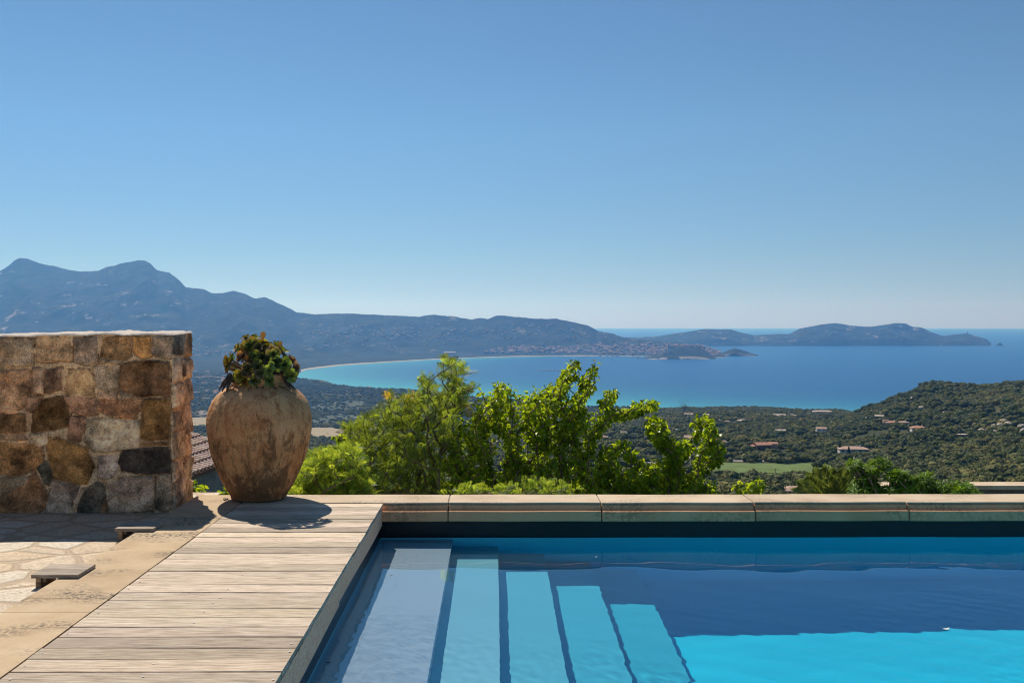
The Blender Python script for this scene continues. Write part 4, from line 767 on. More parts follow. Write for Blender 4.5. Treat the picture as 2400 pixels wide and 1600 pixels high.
# ---------------------------------------------------------------- rubble stone wall
TAN = (.40, .28, .18); BRN = (.28, .165, .085); ORG = (.38, .21, .09); GRY = (.39, .315, .24); PNK = (.38, .27, .20); DRK = (.065, .058, .055); RST = (.27, .14, .065); SLT = (.19, .185, .185); GB = (.30, .24, .185)
ST = [([(0, 95), (245, 100), (240, 295), (0, 305)], GB), ([(265, 98), (525, 95), (522, 262), (400, 270), (268, 268)], TAN), ([(545, 95), (715, 92), (722, 275), (640, 290), (540, 262)], (.20, .16, .135)), ([(760, 88), (955, 85), (960, 230), (900, 255), (745, 245)], (.38, .235, .125)), ([(985, 82), (1112, 82), (1105, 235), (1050, 248), (985, 210)], ORG), ([(1125, 82), (1262, 80), (1264, 240), (1190, 245), (1110, 220)], (.33, .26, .21)),
 ([(0, 330), (200, 335), (228, 380), (222, 470), (190, 600), (100, 640), (0, 640)], (.36, .235, .155)), ([(235, 320), (320, 318), (325, 500), (232, 505)], PNK), ([(330, 322), (450, 320), (460, 490), (330, 500)], (.31, .20, .14)), ([(500, 330), (650, 320), (700, 420), (690, 525), (600, 525), (480, 505)], (.40, .27, .155)), ([(690, 305), (880, 300), (870, 470), (800, 490), (720, 480), (700, 400)], GRY), ([(900, 290), (1010, 270), (1230, 275), (1250, 330), (1240, 520), (1000, 525), (900, 490), (885, 400)], (.145, .085, .048)),
 ([(725, 495), (860, 480), (850, 540), (730, 540)], PNK), ([(880, 485), (1000, 532), (890, 540)], GB), ([(205, 530), (310, 515), (250, 640), (200, 630)], (.25, .16, .11)), ([(320, 545), (450, 530), (510, 640), (505, 740), (400, 770), (235, 785), (250, 650)], (.17, .105, .05)), ([(465, 520), (700, 540), (725, 600), (715, 660), (600, 660), (520, 640)], (.36, .21, .14)), ([(730, 545), (1040, 540), (1030, 640), (990, 695), (850, 680), (730, 640)], (.27, .15, .09)), ([(1060, 550), (1240, 540), (1260, 620), (1250, 840), (1080, 850), (1035, 840), (1040, 700)], (.21, .125, .055)),
 ([(515, 680), (620, 675), (620, 760), (580, 855), (500, 840)], (.30, .18, .13)), ([(640, 690), (760, 690), (1020, 705), (1030, 780), (1015, 900), (900, 915), (800, 940), (680, 930), (625, 850)], (.44, .365, .27)), ([(0, 655), (195, 650), (195, 790), (0, 800)], (.24, .145, .075)), ([(0, 808), (190, 803), (210, 845), (0, 850)], (.22, .15, .10)), ([(215, 800), (340, 790), (345, 870), (290, 890), (215, 870)], GRY), ([(0, 862), (200, 868), (310, 900), (320, 990), (260, 1060), (120, 1110), (0, 1090)], (.33, .185, .085)),
 ([(350, 830), (430, 830), (500, 860), (640, 905), (700, 1040), (640, 1170), (560, 1165), (400, 1120), (370, 1000), (345, 900)], (.21, .12, .05)), ([(275, 1050), (340, 1000), (390, 1100), (370, 1180), (330, 1170)], (.13, .12, .095)), ([(720, 960), (870, 960), (870, 1080), (800, 1135), (720, 1130)], (.36, .285, .25)), ([(870, 1020), (900, 920), (1230, 895), (1255, 930), (1262, 1085), (1060, 1100), (900, 1075)], (.055, .046, .042)), ([(1045, 870), (1250, 860), (1240, 888), (1040, 900)], BRN), ([(0, 1125), (100, 1118), (215, 1122), (175, 1180), (60, 1240), (0, 1270)], (.24, .175, .12)),
 ([(250, 1075), (330, 1190), (345, 1310), (290, 1380), (130, 1385), (0, 1380), (0, 1290), (100, 1220), (200, 1150)], (.25, .13, .07)), ([(400, 1140), (590, 1170), (585, 1250), (500, 1385), (330, 1385), (360, 1250)], (.26, .19, .155)), ([(600, 1260), (660, 1180), (720, 1150), (770, 1180), (780, 1260), (740, 1395), (560, 1395)], (.11, .088, .07)), ([(790, 1170), (900, 1130), (1130, 1110), (1130, 1370), (800, 1385)], (.33, .24, .19)), ([(1145, 1110), (1255, 1100), (1265, 1350), (1200, 1370), (1140, 1340)], (.36, .285, .22)), ([(545, 1290), (590, 1200), (640, 1190), (560, 1340)], PNK), ([(780, 1280), (800, 1290), (790, 1395), (748, 1390)], (.30, .17, .09)), ([(505, 1340), (545, 1335), (540, 1395), (510, 1395)], PNK), ([(740, 252), (900, 258), (860, 288), (740, 283)], GRY)]
WD = 8.85
def wxz(cx, cy): return ((cx / 3.1356 - CX) / F * WD, EYE - (760 + cy / 3.1356 - CY) / F * WD)
def sdf(P, x, y):
    P = np.array(P, float); d = np.full(x.shape, 1e9); n = len(P)
    for i in range(n):
        a = P[i]; b = P[(i + 1) % n]; e = b - a; t = np.clip(((x - a[0]) * e[0] + (y - a[1]) * e[1]) / (e @ e), 0, 1); d = np.minimum(d, np.hypot(x - a[0] - t * e[0], y - a[1] - t * e[1]))
    return np.where(inside(P, x, y), d, -d)
stones = [([wxz(*p) for p in q], c) for q, c in ST]
W0 = wxz(0, 0)[0]; W1 = wxz(1265, 0)[0]; WL = W1 - W0
stones2 = []
for q, c in stones:       # the part of the wall left of the picture: same masonry laid the other way round
    stones2.append(([(2 * (W0 - .005) - x, z) for x, z in q], c)); stones2.append(([(x - 2 * WL - .02, z) for x, z in q], c[::1]))
MORT = (.47, .37, .265)
def wall_sheet(u, z, stn, seed, amp=1.0):
    """outward offset and colour for points (u, z) of a wall face"""
    wu = u + .015 * fbm(u * 9, z * 9, 4, seed) + .003 * fbm(u * 40, z * 40, 2, seed + 1); wz_ = z + .015 * fbm(u * 9 + 31, z * 9, 3, seed + 2) + .003 * fbm(u * 40 + 7, z * 40, 2, seed + 3)
    best = np.full(u.shape, -1.); ci = np.zeros(u.shape, int)
    for i, (q, c) in enumerate(stn):
        P = np.array(q); k = (wu > P[:, 0].min() - .03) & (wu < P[:, 0].max() + .03) & (wz_ > P[:, 1].min() - .03) & (wz_ < P[:, 1].max() + .03)
        if not k.any(): continue
        d = sdf(q, wu[k], wz_[k]); b = best[k]; c_ = ci[k]; m_ = d > b; b[m_] = d[m_]; c_[m_] = i; best[k] = b; ci[k] = c_
    tilt = np.array([[random.uniform(-.05, .05), random.uniform(-.05, .05), random.uniform(0, .012)] for _ in stn]); cen = np.array([np.mean(q, 0) for q, _ in stn])
    s_ = np.clip((best + .007) / .016, 0, 1); s_ = s_ * s_ * (3 - 2 * s_); off = s_ * (.012 + tilt[ci, 2] + tilt[ci, 0] * (u - cen[ci, 0]) + tilt[ci, 1] * (z - cen[ci, 1])) + s_ * .018 * fbm(u * 11, z * 11, 4, seed + 5) + .007 * fbm(u * 30, z * 30, 3, seed + 6)
    crack = np.clip(1 - np.abs(best + .008) / .006, 0, 1) * (fbm(u * 6, z * 6, 2, seed + 9) > -.15); off = off - .022 * crack * amp
    col = np.array([c for _, c in stn])[ci]; dk = np.clip(1.5 * fbm(u * 6 + ci * 3.1, z * 6, 5, seed + 11, .65), -.75, .8)[..., None]; col = col * (1 + dk) + np.array([.03, .008, -.006]) * np.clip(fbm(u * 5 + ci, z * 5, 3, seed + 12), 0, 1)[..., None]
    mt = np.array(MORT) * (1 + .25 * fbm(u * 12, z * 12, 3, seed + 13))[..., None]; k = np.clip((best + .006) / .006, 0, 1)[..., None]
    col = mt * (1 - k) + col * k; col = col * (1 - .75 * crack[..., None] * (1 - k)); return off * amp, np.clip(col, .01, 1)
random.seed(9)
ZB, ZT = -.16, wxz(0, 92)[1]
def ztop(x): return 1.372 + .012 * (x - W0) / WL + .006 * np.sin(x * 3.3) + .010 * fbm(x * 6, x * 0, 3, 91)
us = np.arange(W0 - 2.4, W1 + .001, .0072); vs = np.linspace(0, 1, 205); U, V = np.meshgrid(us, vs); Zt = ztop(U) - .012; Zf = ZB + (Zt - ZB) * V
of, cl = wall_sheet(U, Zf, stones + stones2, 1); top_fade = np.clip((1 - V) / .01, 0, 1); of = of * np.clip((W1 - U) / .012, 0, 1) ** .5
front = np.stack([U, WD - of, Zf], -1)
# end face: quoins running back into the wall
q0 = [(0.0, .30, 1.20, 1.40, SLT), (.32, .55, 1.18, 1.40, (.30, .20, .13)), (0, .22, .98, 1.19, (.33, .27, .22)), (.24, .55, 1.0, 1.17, (.31, .255, .20)), (0, .34, .76, .97, (.38, .325, .265)), (.36, .55, .80, .99, (.34, .29, .24)), (0, .25, .58, .75, (.37, .32, .27)), (.27, .55, .52, .79, (.30, .26, .22)), (0, .36, .34, .57, (.40, .34, .275)), (.38, .55, .33, .51, (.36, .285, .22)), (0, .28, .17, .33, (.34, .27, .215)), (.3, .55, .12, .32, (.38, .325, .265)), (0, .33, -.10, .16, (.36, .31, .27)), (.35, .55, -.1, .11, (.36, .28, .2))]
qs = [([(a + .006, c_ + .006 + random.uniform(-.01, .01)), (b - .006, c_ + random.uniform(0, .012)), (b - .008, d_ - .008), (a + .006, d_ - random.uniform(.004, .014))], col) for a, b, c_, d_, col in q0]
ue = np.linspace(0, .55, 62); UE, VE = np.meshgrid(ue, vs); ZTE = ztop(W1) - .012 + .012 * UE / .55; ZE = ZB + (ZTE - ZB) * VE; oe, ce = wall_sheet(UE, ZE, qs, 5); oe = oe * np.clip(UE / .012, 0, 1) ** .5
end = np.stack([W1 + oe, WD + UE, ZE], -1)
MWt = M['wall']; P = np.concatenate([front, end[:, 1:]], 1); cc = np.concatenate([cl, ce[:, 1:]], 1)
SW = empty('stone_wall', (0, 0, 0)); tag(SW, 'thick rubble wall of brown and grey granite stones standing on the left', 'stone wall')
grid_mesh('stonework', P, MWt, SW, col=cc)
tu = np.linspace(W0 - 2.4, W1 + .012, 300); tv = np.linspace(-.016, .565, 40); TU, TV = np.meshgrid(tu, tv); tz = ztop(TU) + .012 * TV / .55 + .006 * fbm(TU * 22, TV * 22, 4, 7) + .004 * fbm(TU * 60, TV * 60, 2, 8); edge = np.minimum(np.minimum(TV + .016, .565 - TV), W1 + .012 - TU); tz = tz - np.clip(1 - edge / .012, 0, 1) ** 2 * .014
ty_ = WD + TV + .006 * fbm(TU * 14, TV * 0 + 3, 3, 77) * (TV < .1)
capc = plain('pale lime mortar cap', (.60, .52, .44), .9, .12, 14, .5); capm = grid_mesh('mortar_cap', np.stack([TU, ty_, tz], -1), capc, SW)
MB().box(W0 - 2.4, W1 - .012, WD + .04, WD + .54, -.3, 1.33).build('wall_core', capc, SW)
# ---------------------------------------------------------------- the big terracotta jar and its succulent
JX, JY = -1.969, 9.035; JAR = empty('terracotta_jar', (JX, JY, .002)); tag(JAR, 'huge round bellied weathered terracotta jar standing at the pool corner', 'jar')
jp = [(.0, .0), (.205, .0), (.226, .006), (.232, .022), (.228, .034), (.250, .06), (.284, .115), (.321, .188), (.353, .26), (.379, .33), (.402, .41), (.417, .49), (.430, .57), (.4345, .63), (.430, .69), (.416, .75), (.392, .81), (.355, .865), (.312, .905), (.27, .932), (.236, .947), (.226, .958), (.222, .975), (.224, 1.0), (.232, 1.018), (.236, 1.032), (.228, 1.044), (.208, 1.046), (.198, 1.03), (.19, .96), (.0, .93)]
t_ = np.r_[0, np.cumsum(np.hypot(*np.diff(np.array(jp), axis=0).T))]; tt = np.linspace(0, t_[-1], 230); jr = np.interp(tt, t_, [p[0] for p in jp]); jz = np.interp(tt, t_, [p[1] for p in jp])
for _ in range(3): jr[1:-1] = (jr[:-2] + 2 * jr[1:-1] + jr[2:]) / 4; jz[1:-1] = (jz[:-2] + 2 * jz[1:-1] + jz[2:]) / 4
th = np.linspace(0, 2 * np.pi, 260, endpoint=False); TH, RR = np.meshgrid(th, jr); _, ZZ = np.meshgrid(th, jz); cxn = np.cos(TH); syn = np.sin(TH)
dn = (.006 * fbm(cxn * 2.2 + 5, ZZ * 3 + syn * 2.2, 3, 3) + .0022 * fbm(TH * 9, ZZ * 24, 4, 5) + .0005 * np.sin(ZZ * 150 + fbm(TH * 2, ZZ * 5, 2, 6) * 3) * (ZZ < .93) + .0035 * fbm(TH * 26, ZZ * 60, 2, 9) * (ZZ > .93)) * np.clip(RR / .1, 0, 1)
# broken handle stubs on the shoulder
for a0 in (math.pi * 1.25, math.pi * 1.72, math.pi * .5):
    d2 = ((np.arctan2(np.sin(TH - a0), np.cos(TH - a0)) * .33) ** 2 + ((ZZ - .885) * 1.0) ** 2); dn = dn + (.016 * np.exp(-d2 / .0022) * (1 + .6 * fbm(TH * 30, ZZ * 90, 2, 12))) * (ZZ < .93)
lean = .012 * ZZ; jv = np.stack([(RR + dn) * cxn + lean, (RR + dn) * syn, ZZ], -1)
grid_mesh('body', jv, M['terra'], JAR, closed_u=True)
ring = [((.229 + .004 * math.sin(a * 9)) * math.cos(a) + .011, (.229 + .004 * math.cos(a * 7)) * math.sin(a), .955 + .003 * math.sin(a * 5)) for a in np.linspace(0, 2 * math.pi, 60)]
MB().tube(ring, [.0105 + .003 * math.sin(i * 1.3) for i in range(60)], 7, cap=False).build('neck_cord', M['terra'], JAR, smooth=True)
MB().add([(.19 * math.cos(a), .19 * math.sin(a), 1.0) for a in np.linspace(0, 6.1, 24)], [tuple(range(24))]).build('soil', plain('dark potting soil', (.04, .03, .02), .95), JAR)
def m_succ():
    m = NT('fleshy succulent leaf'); t = m.attr('tone'); m.bs(Base_Color=m.mix(1, t, m.ramp(m.noise(m.pos(), 40, 2), (.3, (.85, .85, .85)), (.7, (1.12, 1.12, 1.12))), 'MULTIPLY'), Roughness=.55, Specular_IOR_Level=.3)
    tr = m.n('BsdfTranslucent', Color=m.mix(1, t, (2.2, 1.7, .35), 'MULTIPLY')); mx = m.n('MixShader', _0=.33, _1=m.b.outputs[0], _2=tr); m.t.links.new(mx.outputs[0], m.out.inputs[0]); return m.mat
succ = m_succ(); sprg = random.Random(21)
def rosette(mb, c, nrm, r, n, openn, ca, cb):
    """spoon shaped fleshy leaves spiralling round a centre"""
    nrm = Vector(nrm).normalized(); q = nrm.to_track_quat('Z', 'Y').to_matrix(); c = Vector(c)
    for k in range(n):
        f = (k + .5) / n; a = k * 2.39996; el = (1 - f) * 1.25 + (1 - openn) * .45; L = r * (.42 + .62 * f) * sprg.uniform(.88, 1.1); wd = L * (.37 + .08 * (1 - f)); V = []; col = []; lt = sprg.choice([.6, .8, 1.0, 1.3, 1.7])
        for i, s_ in enumerate((0, .3, .58, .8, .95, 1.0)):
            e2 = el - .35 * s_ + .25 * s_ * s_; ww = wd * (.34, .55, .85, 1.0, .62, .12)[i]; dist = r * .05 + L * s_
            for j in (-1, 0, 1):
                rad = dist * math.cos(e2); up = dist * math.sin(e2) - (.0 if j else wd * .22 * (.4 + .6 * s_)); p = Vector((rad * math.cos(a) - j * ww * math.sin(a), rad * math.sin(a) + j * ww * math.cos(a), up)); V.append(tuple(c + q @ p))
                t = min(1, max(0, (s_ - .55) * 2.2 + (.25 if j else 0))) * (.35 + .65 * f); col.append([(ca[z] * (1 - t) + cb[z] * t) * lt * (.45 + .6 * s_) for z in range(3)])  # leaf bases coloured darker, as the shade between leaves
        F_ = [(i * 3 + j, i * 3 + j + 1, (i + 1) * 3 + j + 1, (i + 1) * 3 + j) for i in range(5) for j in range(2)]; mb.add(V, F_, 0, np.array(col))
SC = empty('succulent_plant', (JX, JY, 1.0)); tag(SC, 'bushy green and bronze rosette succulent growing from the jar mouth', 'succulent plant')
G1 = (.085, .15, .045); G2 = (.12, .19, .06); G3 = (.06, .10, .05); BZ = (.17, .085, .04); YG = (.19, .20, .045); MV = (.20, .135, .11)
def pxr(cx_, cy_, dy_): # crop pixels of the plant close-up -> local coordinates
    px = 500 + cx_ / 8.709; py = 760 + cy_ / 8.709; D = JY + dy_; return ((px - CX) / F * D - JX, dy_, EYE - (py - CY) / F * D - 1.0)
RO = [(740, 420, -.22, 190, G1, BZ, (0, -1, .25)), (1130, 930, -.36, 180, G2, G2, (.0, -1, .25)), (1230, 600, -.24, 170, G1, MV, (.1, -1, .3)), (1450, 820, -.27, 190, G1, G2, (.35, -1, .25)), (300, 760, -.12, 210, YG, BZ, (-1, -.6, .2)), (470, 440, -.05, 150, YG, MV, (-.8, -.5, .7)), (840, 260, -.05, 150, G2, YG, (0, -.4, 1)), (650, 240, .02, 150, G1, MV, (-.4, -.2, 1)), (1100, 400, -.02, 150, G1, BZ, (.1, -.3, 1)), (1400, 520, -.05, 150, G1, YG, (.5, -.4, 1)), (1620, 720, -.05, 150, MV, BZ, (1, -.4, .6)), (1700, 880, -.1, 140, MV, MV, (1, -.5, .1)), (1600, 1050, -.24, 160, G2, G1, (.6, -1, .0)), (520, 1050, -.30, 150, YG, YG, (-.4, -1, .1)), (420, 1100, -.22, 120, YG, G1, (-.9, -.8, 0)), (680, 900, -.33, 150, G3, MV, (-.2, -1, .1)), (900, 850, -.35, 140, G3, G1, (0, -1, 0)), (830, 620, -.27, 130, G1, YG, (0, -1, .4)), (950, 1000, -.36, 130, G3, MV, (.1, -1, -.1)), (1130, 1150, -.34, 140, G1, G3, (0, -1, -.3)), (800, 1150, -.34, 140, G3, YG, (-.2, -1, -.3)), (1280, 760, -.3, 140, G3, G1, (.2, -1, .1)), (560, 640, -.2, 160, MV, BZ, (-.6, -.9, .2)), (620, 1180, -.30, 120, BZ, YG, (-.4, -1, -.3)), (1000, 640, -.2, 140, G3, G3, (0, -1, .6)), (1680, 1020, -.1, 130, G1, BZ, (1, -.3, -.2)), (260, 900, -.08, 140, G3, BZ, (-1, -.4, -.1)), (940, 420, -.12, 120, G3, MV, (0, -.8, .8)), (1180, 460, -.1, 120, MV, YG, (.1, -.6, 1))]
for k in range(26):
    a = sprg.uniform(-.1, math.pi + .1); e = sprg.uniform(-.1, 1.4); d = Vector((math.cos(a) * math.cos(e), math.sin(a) * math.cos(e), math.sin(e))); q_ = sprg.uniform(.7, 1.05); p = Vector((d.x * .27 * q_, d.y * .27 * q_, d.z * .25 * q_ + .09)); RO.append((None, p, d, sprg.uniform(120, 200), sprg.choice([G1, G2, G3, YG]), sprg.choice([G1, BZ, MV, YG])))
for k, r0 in enumerate(RO):
    if r0[0] is None: _, p, d, rr_, ca, cb = r0
    else: cx_, cy_, dy_, rr_, ca, cb, d = r0; p = Vector(pxr(cx_, cy_, dy_)) - Vector(d).normalized() * .02
    mb = MB(); r_m = rr_ / 8.709 / F * JY * 1.05; rosette(mb, p, d, r_m, sprg.randint(12, 16), sprg.uniform(.4, 1.1), ca, cb); b_ = Vector(p) - Vector(d).normalized() * .01; root = Vector((b_.x * .35, b_.y * .35, .02))
    ro = mb.build('rosette', succ, SC, smooth=True); MB().tube([root, (root + b_) / 2 + Vector((0, 0, .02)), b_], [.011, .01, .009], 5).build('stem', M['bark'], ro)
for (x, z, l, a, c_) in ((1000, 330, .062, .12, (.20, .12, .07)), (1350, 460, .042, .25, (.17, .12, .08))):       # single upright leaves
    p = Vector(pxr(x, z, -.04)); V = []; 
    for i, s_ in enumerate((0, .25, .5, .75, .92, 1)):
        ww = l * .36 * (.25, .6, .95, 1, .7, .15)[i]; 
        for j in (-1, 0, 1): V.append((p.x + math.sin(a) * l * s_ * 1.2 + j * ww, p.y + (.004 if j == 0 else 0), p.z + l * s_ * 1.25))
    MB().add(V, [(i * 3 + j, i * 3 + j + 1, (i + 1) * 3 + j + 1, (i + 1) * 3 + j) for i in range(5) for j in range(2)], 0, c_).build('leaf', succ, SC, smooth=True)
dry = plain('dry brown root', (.07, .05, .04), .9)
for k in range(9):
    a = -math.pi / 2 + (-.95, -.7, -.5, -.3, -.1, .12, .3, .6, .9)[k]; L = (.03, .09, .05, .035, .05, .02, .025, .12, .10)[k]; pts = []
    for s_ in np.linspace(0, 1, 7):
        z = .955 - L * s_ * .8; r = float(np.interp(z, [.75, .81, .865, .905, .932, .947, .96], [.416, .392, .355, .312, .27, .24, .235])) + .004; aa = a + (.3 * s_ if k > 6 else .03 * math.sin(s_ * 7)); pts.append((r * math.cos(aa) + .011, r * math.sin(aa), z - 1.0))
    MB().tube(pts, [.004, .004, .0035, .003, .0025, .002, .001], 4).build('dangling_root', dry, SC)
for pts in ([(-.2, -.13, .05), (-.25, -.17, -.02), (-.285, -.19, -.085)], [(-.19, -.16, .04), (-.23, -.2, -.03), (-.25, -.22, -.09)], [(-.17, -.18, .03), (-.2, -.22, -.04), (-.21, -.24, -.10)], [(.22, -.1, .08), (.25, -.13, -.02), (.30, -.14, -.075)], [(.23, -.08, .06), (.27, -.1, -.03), (.33, -.1, -.085)]):
    MB().tube(pts, [.016, .014, .004], 6).build('dead_rosette', dry, SC)
# a twist of dry vine at the jar foot
MB().tube([(JX - .235 + .02 * math.cos(a), JY - .16 + .012 * math.sin(a), .012 + .016 * abs(math.sin(a * .7))) for a in np.linspace(0, 9, 24)], .003, 4).build('dry_twig', dry)
tag(bpy.data.objects['dry_twig'], 'small curl of dry twig lying at the left foot of the jar', 'twig')

# ---------------------------------------------------------------- trees and shrubs just beyond the coping
mul = m_leaf('fresh mulberry leaf', (.11, .19, .018), (.19, .28, .022), (.30, .36, .035), .60, .36, (2.1, 1.8, .42))
fea = m_leaf('feathery acacia leaf', (.13, .20, .042), (.20, .285, .058), (.28, .35, .075), .54, .5, (1.9, 1.6, .5), .3)
gls = m_leaf('glossy dark leaf', (.06, .12, .018), (.10, .18, .022), (.15, .23, .03), .38, .5, (2.2, 2.0, .5), .25)
plm = m_leaf('palm leaflet', (.10, .13, .035), (.14, .17, .05), (.20, .20, .07), .3, .45)
twig = plain('brown twig bark', (.17, .115, .075), .85, .25, 20, .3)
def px3(px, py, D): return Vector(((px - CX) / F * D, D, EYE - (py - CY) / F * D))
def crop(pts, x0, y0, k): return [(x0 + x / k, y0 + y / k) for x, y in pts]
def fill_poly(poly, n, rg_):
    P = np.array(poly); out = []
    while len(out) < n:
        x = rg_.uniform(P[:, 0].min(), P[:, 0].max(), 400); y = rg_.uniform(P[:, 1].min(), P[:, 1].max(), 400); k = inside(poly, x, y); out += list(zip(x[k], y[k]))
    return out[:n]
def grow(base, atts, rg_, r_tip=.004, bend=.12, dens=.16, rise=.3):
    """limbs that reach every attraction point from the base, thick where many pass"""
    nodes = [Vector(b) for b in base]; par = [i - 1 for i in range(len(base))]; lead = []
    for p in sorted(atts, key=lambda a: (a - nodes[len(base) - 1]).length + .4 * abs(a.z - nodes[0].z)):
        A = np.array([n_[:] for n_ in nodes]); d = np.linalg.norm(A - np.array(p[:]), axis=1) + np.maximum(A[:, 2] - p.z + .1, 0) * 1.2; j = int(np.argmin(d)); q = nodes[j]; L = (p - q).length; k = max(1, int(L / dens)); prev = j
        side = Vector(rg_.normal(size=3)) * L * bend * .5
        for s_ in range(1, k + 1):
            f = s_ / k; v = q.lerp(p, f) + side * math.sin(f * math.pi) + Vector((0, 0, L * .10 * math.sin(f * math.pi))); nodes.append(v); par.append(prev); prev = len(nodes) - 1
        lead.append(prev)
    cnt = [0] * len(nodes)
    for l in lead:
        i = l
        while i >= 0: cnt[i] += 1; i = par[i]
    rad = [r_tip * max(c_, 1) ** .46 for c_ in cnt]; kids = {}
    for i, p_ in enumerate(par): kids.setdefault(p_, []).append(i)
    mb = MB(); stack = [(0, [])]; done = set()
    starts = [(0, None)]
    while starts:
        i, pr = starts.pop(); pts = [] if pr is None else [pr]; 
        while True:
            pts.append(i); ch = sorted(kids.get(i, []), key=lambda c_: -cnt[c_])
            for c_ in ch[1:]: starts.append((c_, i))
            if not ch: break
            i = ch[0]
        if len(pts) > 1: mb.tube([nodes[a] for a in pts], [min(rad[a], rad[pts[min(1, len(pts) - 1)]]) for a in pts], 5 if rad[pts[-1]] > .01 or len(pts) > 6 else 4)
    return nodes, par, lead, mb
def leaf_blade(mb, p, d, up, L, W, t, fold=.25, tip=.35):
    d = d.normalized(); s_ = d.cross(up)
    if s_.length < .05: s_ = d.cross(Vector((1, 0, 0)))
    s_.normalize(); n_ = s_.cross(d); a = p + d * L * .32; b = p + d * L * .68
    mb.add([tuple(p), tuple(a + s_ * W * .5 + n_ * W * fold), tuple(a - n_ * W * .04), tuple(a - s_ * W * .5 + n_ * W * fold), tuple(b + s_ * W * .36 + n_ * W * fold * .6 - n_ * L * .05), tuple(b - n_ * L * .07), tuple(b - s_ * W * .36 + n_ * W * fold * .6 - n_ * L * .05), tuple(p + d * L - n_ * L * .18)],
           [(0, 2, 1), (0, 3, 2), (1, 2, 5, 4), (2, 3, 6, 5), (4, 5, 7), (5, 6, 7)], 0, (t, t * 1.0, t * .95))
def mulberry(name, label, polys, base, D0, dD, seed, n_att, tips, size=(.042, .078), lv=13, mat=None, group=None, cat='tree', open_=1.0):
    rg_ = np.random.default_rng(seed); atts = []
    tot = sum(w_ for _, w_ in polys)
    for poly, w_ in polys:
        for x, y in fill_poly(poly, int(n_att * w_ / tot), rg_): atts.append(px3(x, y, D0 + float(np.clip(rg_.normal(0, dD), -2 * dD, 2.2 * dD))))
    for x, y in tips: atts.append(px3(x, y, D0 + rg_.uniform(-.2, .2)))
    root = empty(name, base[0]); tag(root, label, cat, group); off = Vector(base[0])
    nodes, par, lead, mb = grow([Vector(b) - off for b in base], [a - off for a in atts], rg_)
    mb.build('trunk', twig, root); lf = MB()
    for l in lead:
        i = l; k = 0; rr_ = int(rg_.integers(int(lv * .6), int(lv * 1.5)))
        chain = []
        while i > 0 and len(chain) < 3: chain.append(i); i = par[i]
        tone0 = rg_.uniform(.8, 1.2)
        for j in range(rr_):
            a = chain[int(rg_.random() ** 1.4 * len(chain))]; b = par[a] if par[a] >= 0 else a; p = nodes[a].lerp(nodes[b], rg_.random() * .9); ax = (nodes[a] - nodes[b]).normalized() if a != b else Vector((0, 0, 1))
            d = Vector(rg_.normal(size=3)); d = (d - ax * d.dot(ax)).normalized() + ax * .55 + Vector((0, 0, -.35)); L = rg_.uniform(*size); pet = p + d.normalized() * L * .35
            leaf_blade(lf, pet, d + Vector((0, 0, -.4)), Vector((0, 0, 1)) + Vector(rg_.normal(size=3)) * .5, L, L * rg_.uniform(.62, .85), tone0 * rg_.uniform(.75, 1.3))
    lf.build('crown', mat or mul, root); return root
c6 = lambda pts: crop(pts, 1040, 820, 3.4588); c5 = lambda pts: crop(pts, 660, 820, 4.3545); cR = lambda pts: crop(pts, 1860, 1060, 4.3556)
# main mulberry
A1 = c6([(0, 640), (120, 580), (230, 480), (240, 400), (300, 300), (400, 290), (440, 265), (560, 275), (530, 390), (600, 420), (610, 360), (700, 330), (770, 270), (850, 290), (900, 265), (960, 210), (1010, 240), (1000, 330), (1080, 370), (1140, 430), (1140, 500), (1260, 560), (1330, 610), (1230, 700), (1250, 900), (1300, 1000), (1420, 1230), (0, 1230)])
A2 = c6([(940, 230), (980, 150), (1030, 160), (1030, 240), (960, 280)]); A3 = c6([(1100, 230), (1160, 210), (1150, 260), (1230, 270), (1230, 320), (1150, 350), (1110, 300)]); A4 = c6([(1190, 150), (1230, 110), (1235, 190), (1190, 180)]); A5 = c6([(1040, 90), (1085, 90), (1080, 130), (1040, 160)]); A6 = c6([(1280, 350), (1380, 310), (1400, 370), (1340, 420), (1330, 500), (1420, 470), (1420, 530), (1300, 560), (1280, 480)])
A7 = c6([(1430, 510), (1530, 430), (1640, 410), (1740, 440), (1740, 500), (1700, 520), (1640, 480), (1560, 510), (1500, 540), (1440, 550)])
mulberry('mulberry_tree', 'big bright green leafy tree with thin shoots reaching up before the bay', [(A1, 430), (A2, 7), (A3, 8), (A4, 3), (A5, 2), (A6, 16), (A7, 15)], [(.6, 14.1, -3.4), (.67, 14.1, -2.6), (.71, 14.05, -1.9), (.67, 14.0, -1.4)], 14.0, .42, 3, 860, c6([(1060, 88), (1080, 112), (1050, 140), (1075, 190), (1130, 240), (1225, 105), (1215, 150), (1180, 180), (1140, 300), (1000, 190), (1330, 330), (1370, 360), (1740, 455), (1700, 430), (1560, 460)]), lv=19)
B1 = c6([(1400, 1230), (1420, 1060), (1480, 1000), (1600, 930), (1700, 900), (1900, 950), (2060, 1000), (2180, 1080), (2200, 1230)]); B2 = c6([(1640, 560), (1700, 540), (1780, 555), (1790, 620), (1870, 680), (1850, 740), (1800, 780), (1700, 760), (1660, 660)]); B3 = c6([(2000, 580), (2050, 545), (2160, 535), (2170, 620), (2220, 670), (2130, 690), (2030, 640)]); B4 = c6([(1920, 740), (2000, 720), (2040, 790), (1960, 830), (1900, 900), (1860, 940), (1800, 880), (1860, 800)]); B5 = c6([(2110, 780), (2230, 750), (2265, 860), (2200, 930), (2080, 940), (2030, 890)]); B6 = c6([(1500, 840), (1590, 880), (1590, 1010), (1480, 1000)]); B7 = c6([(1290, 760), (1340, 730), (1500, 740), (1500, 800), (1400, 830), (1350, 900), (1260, 880)])
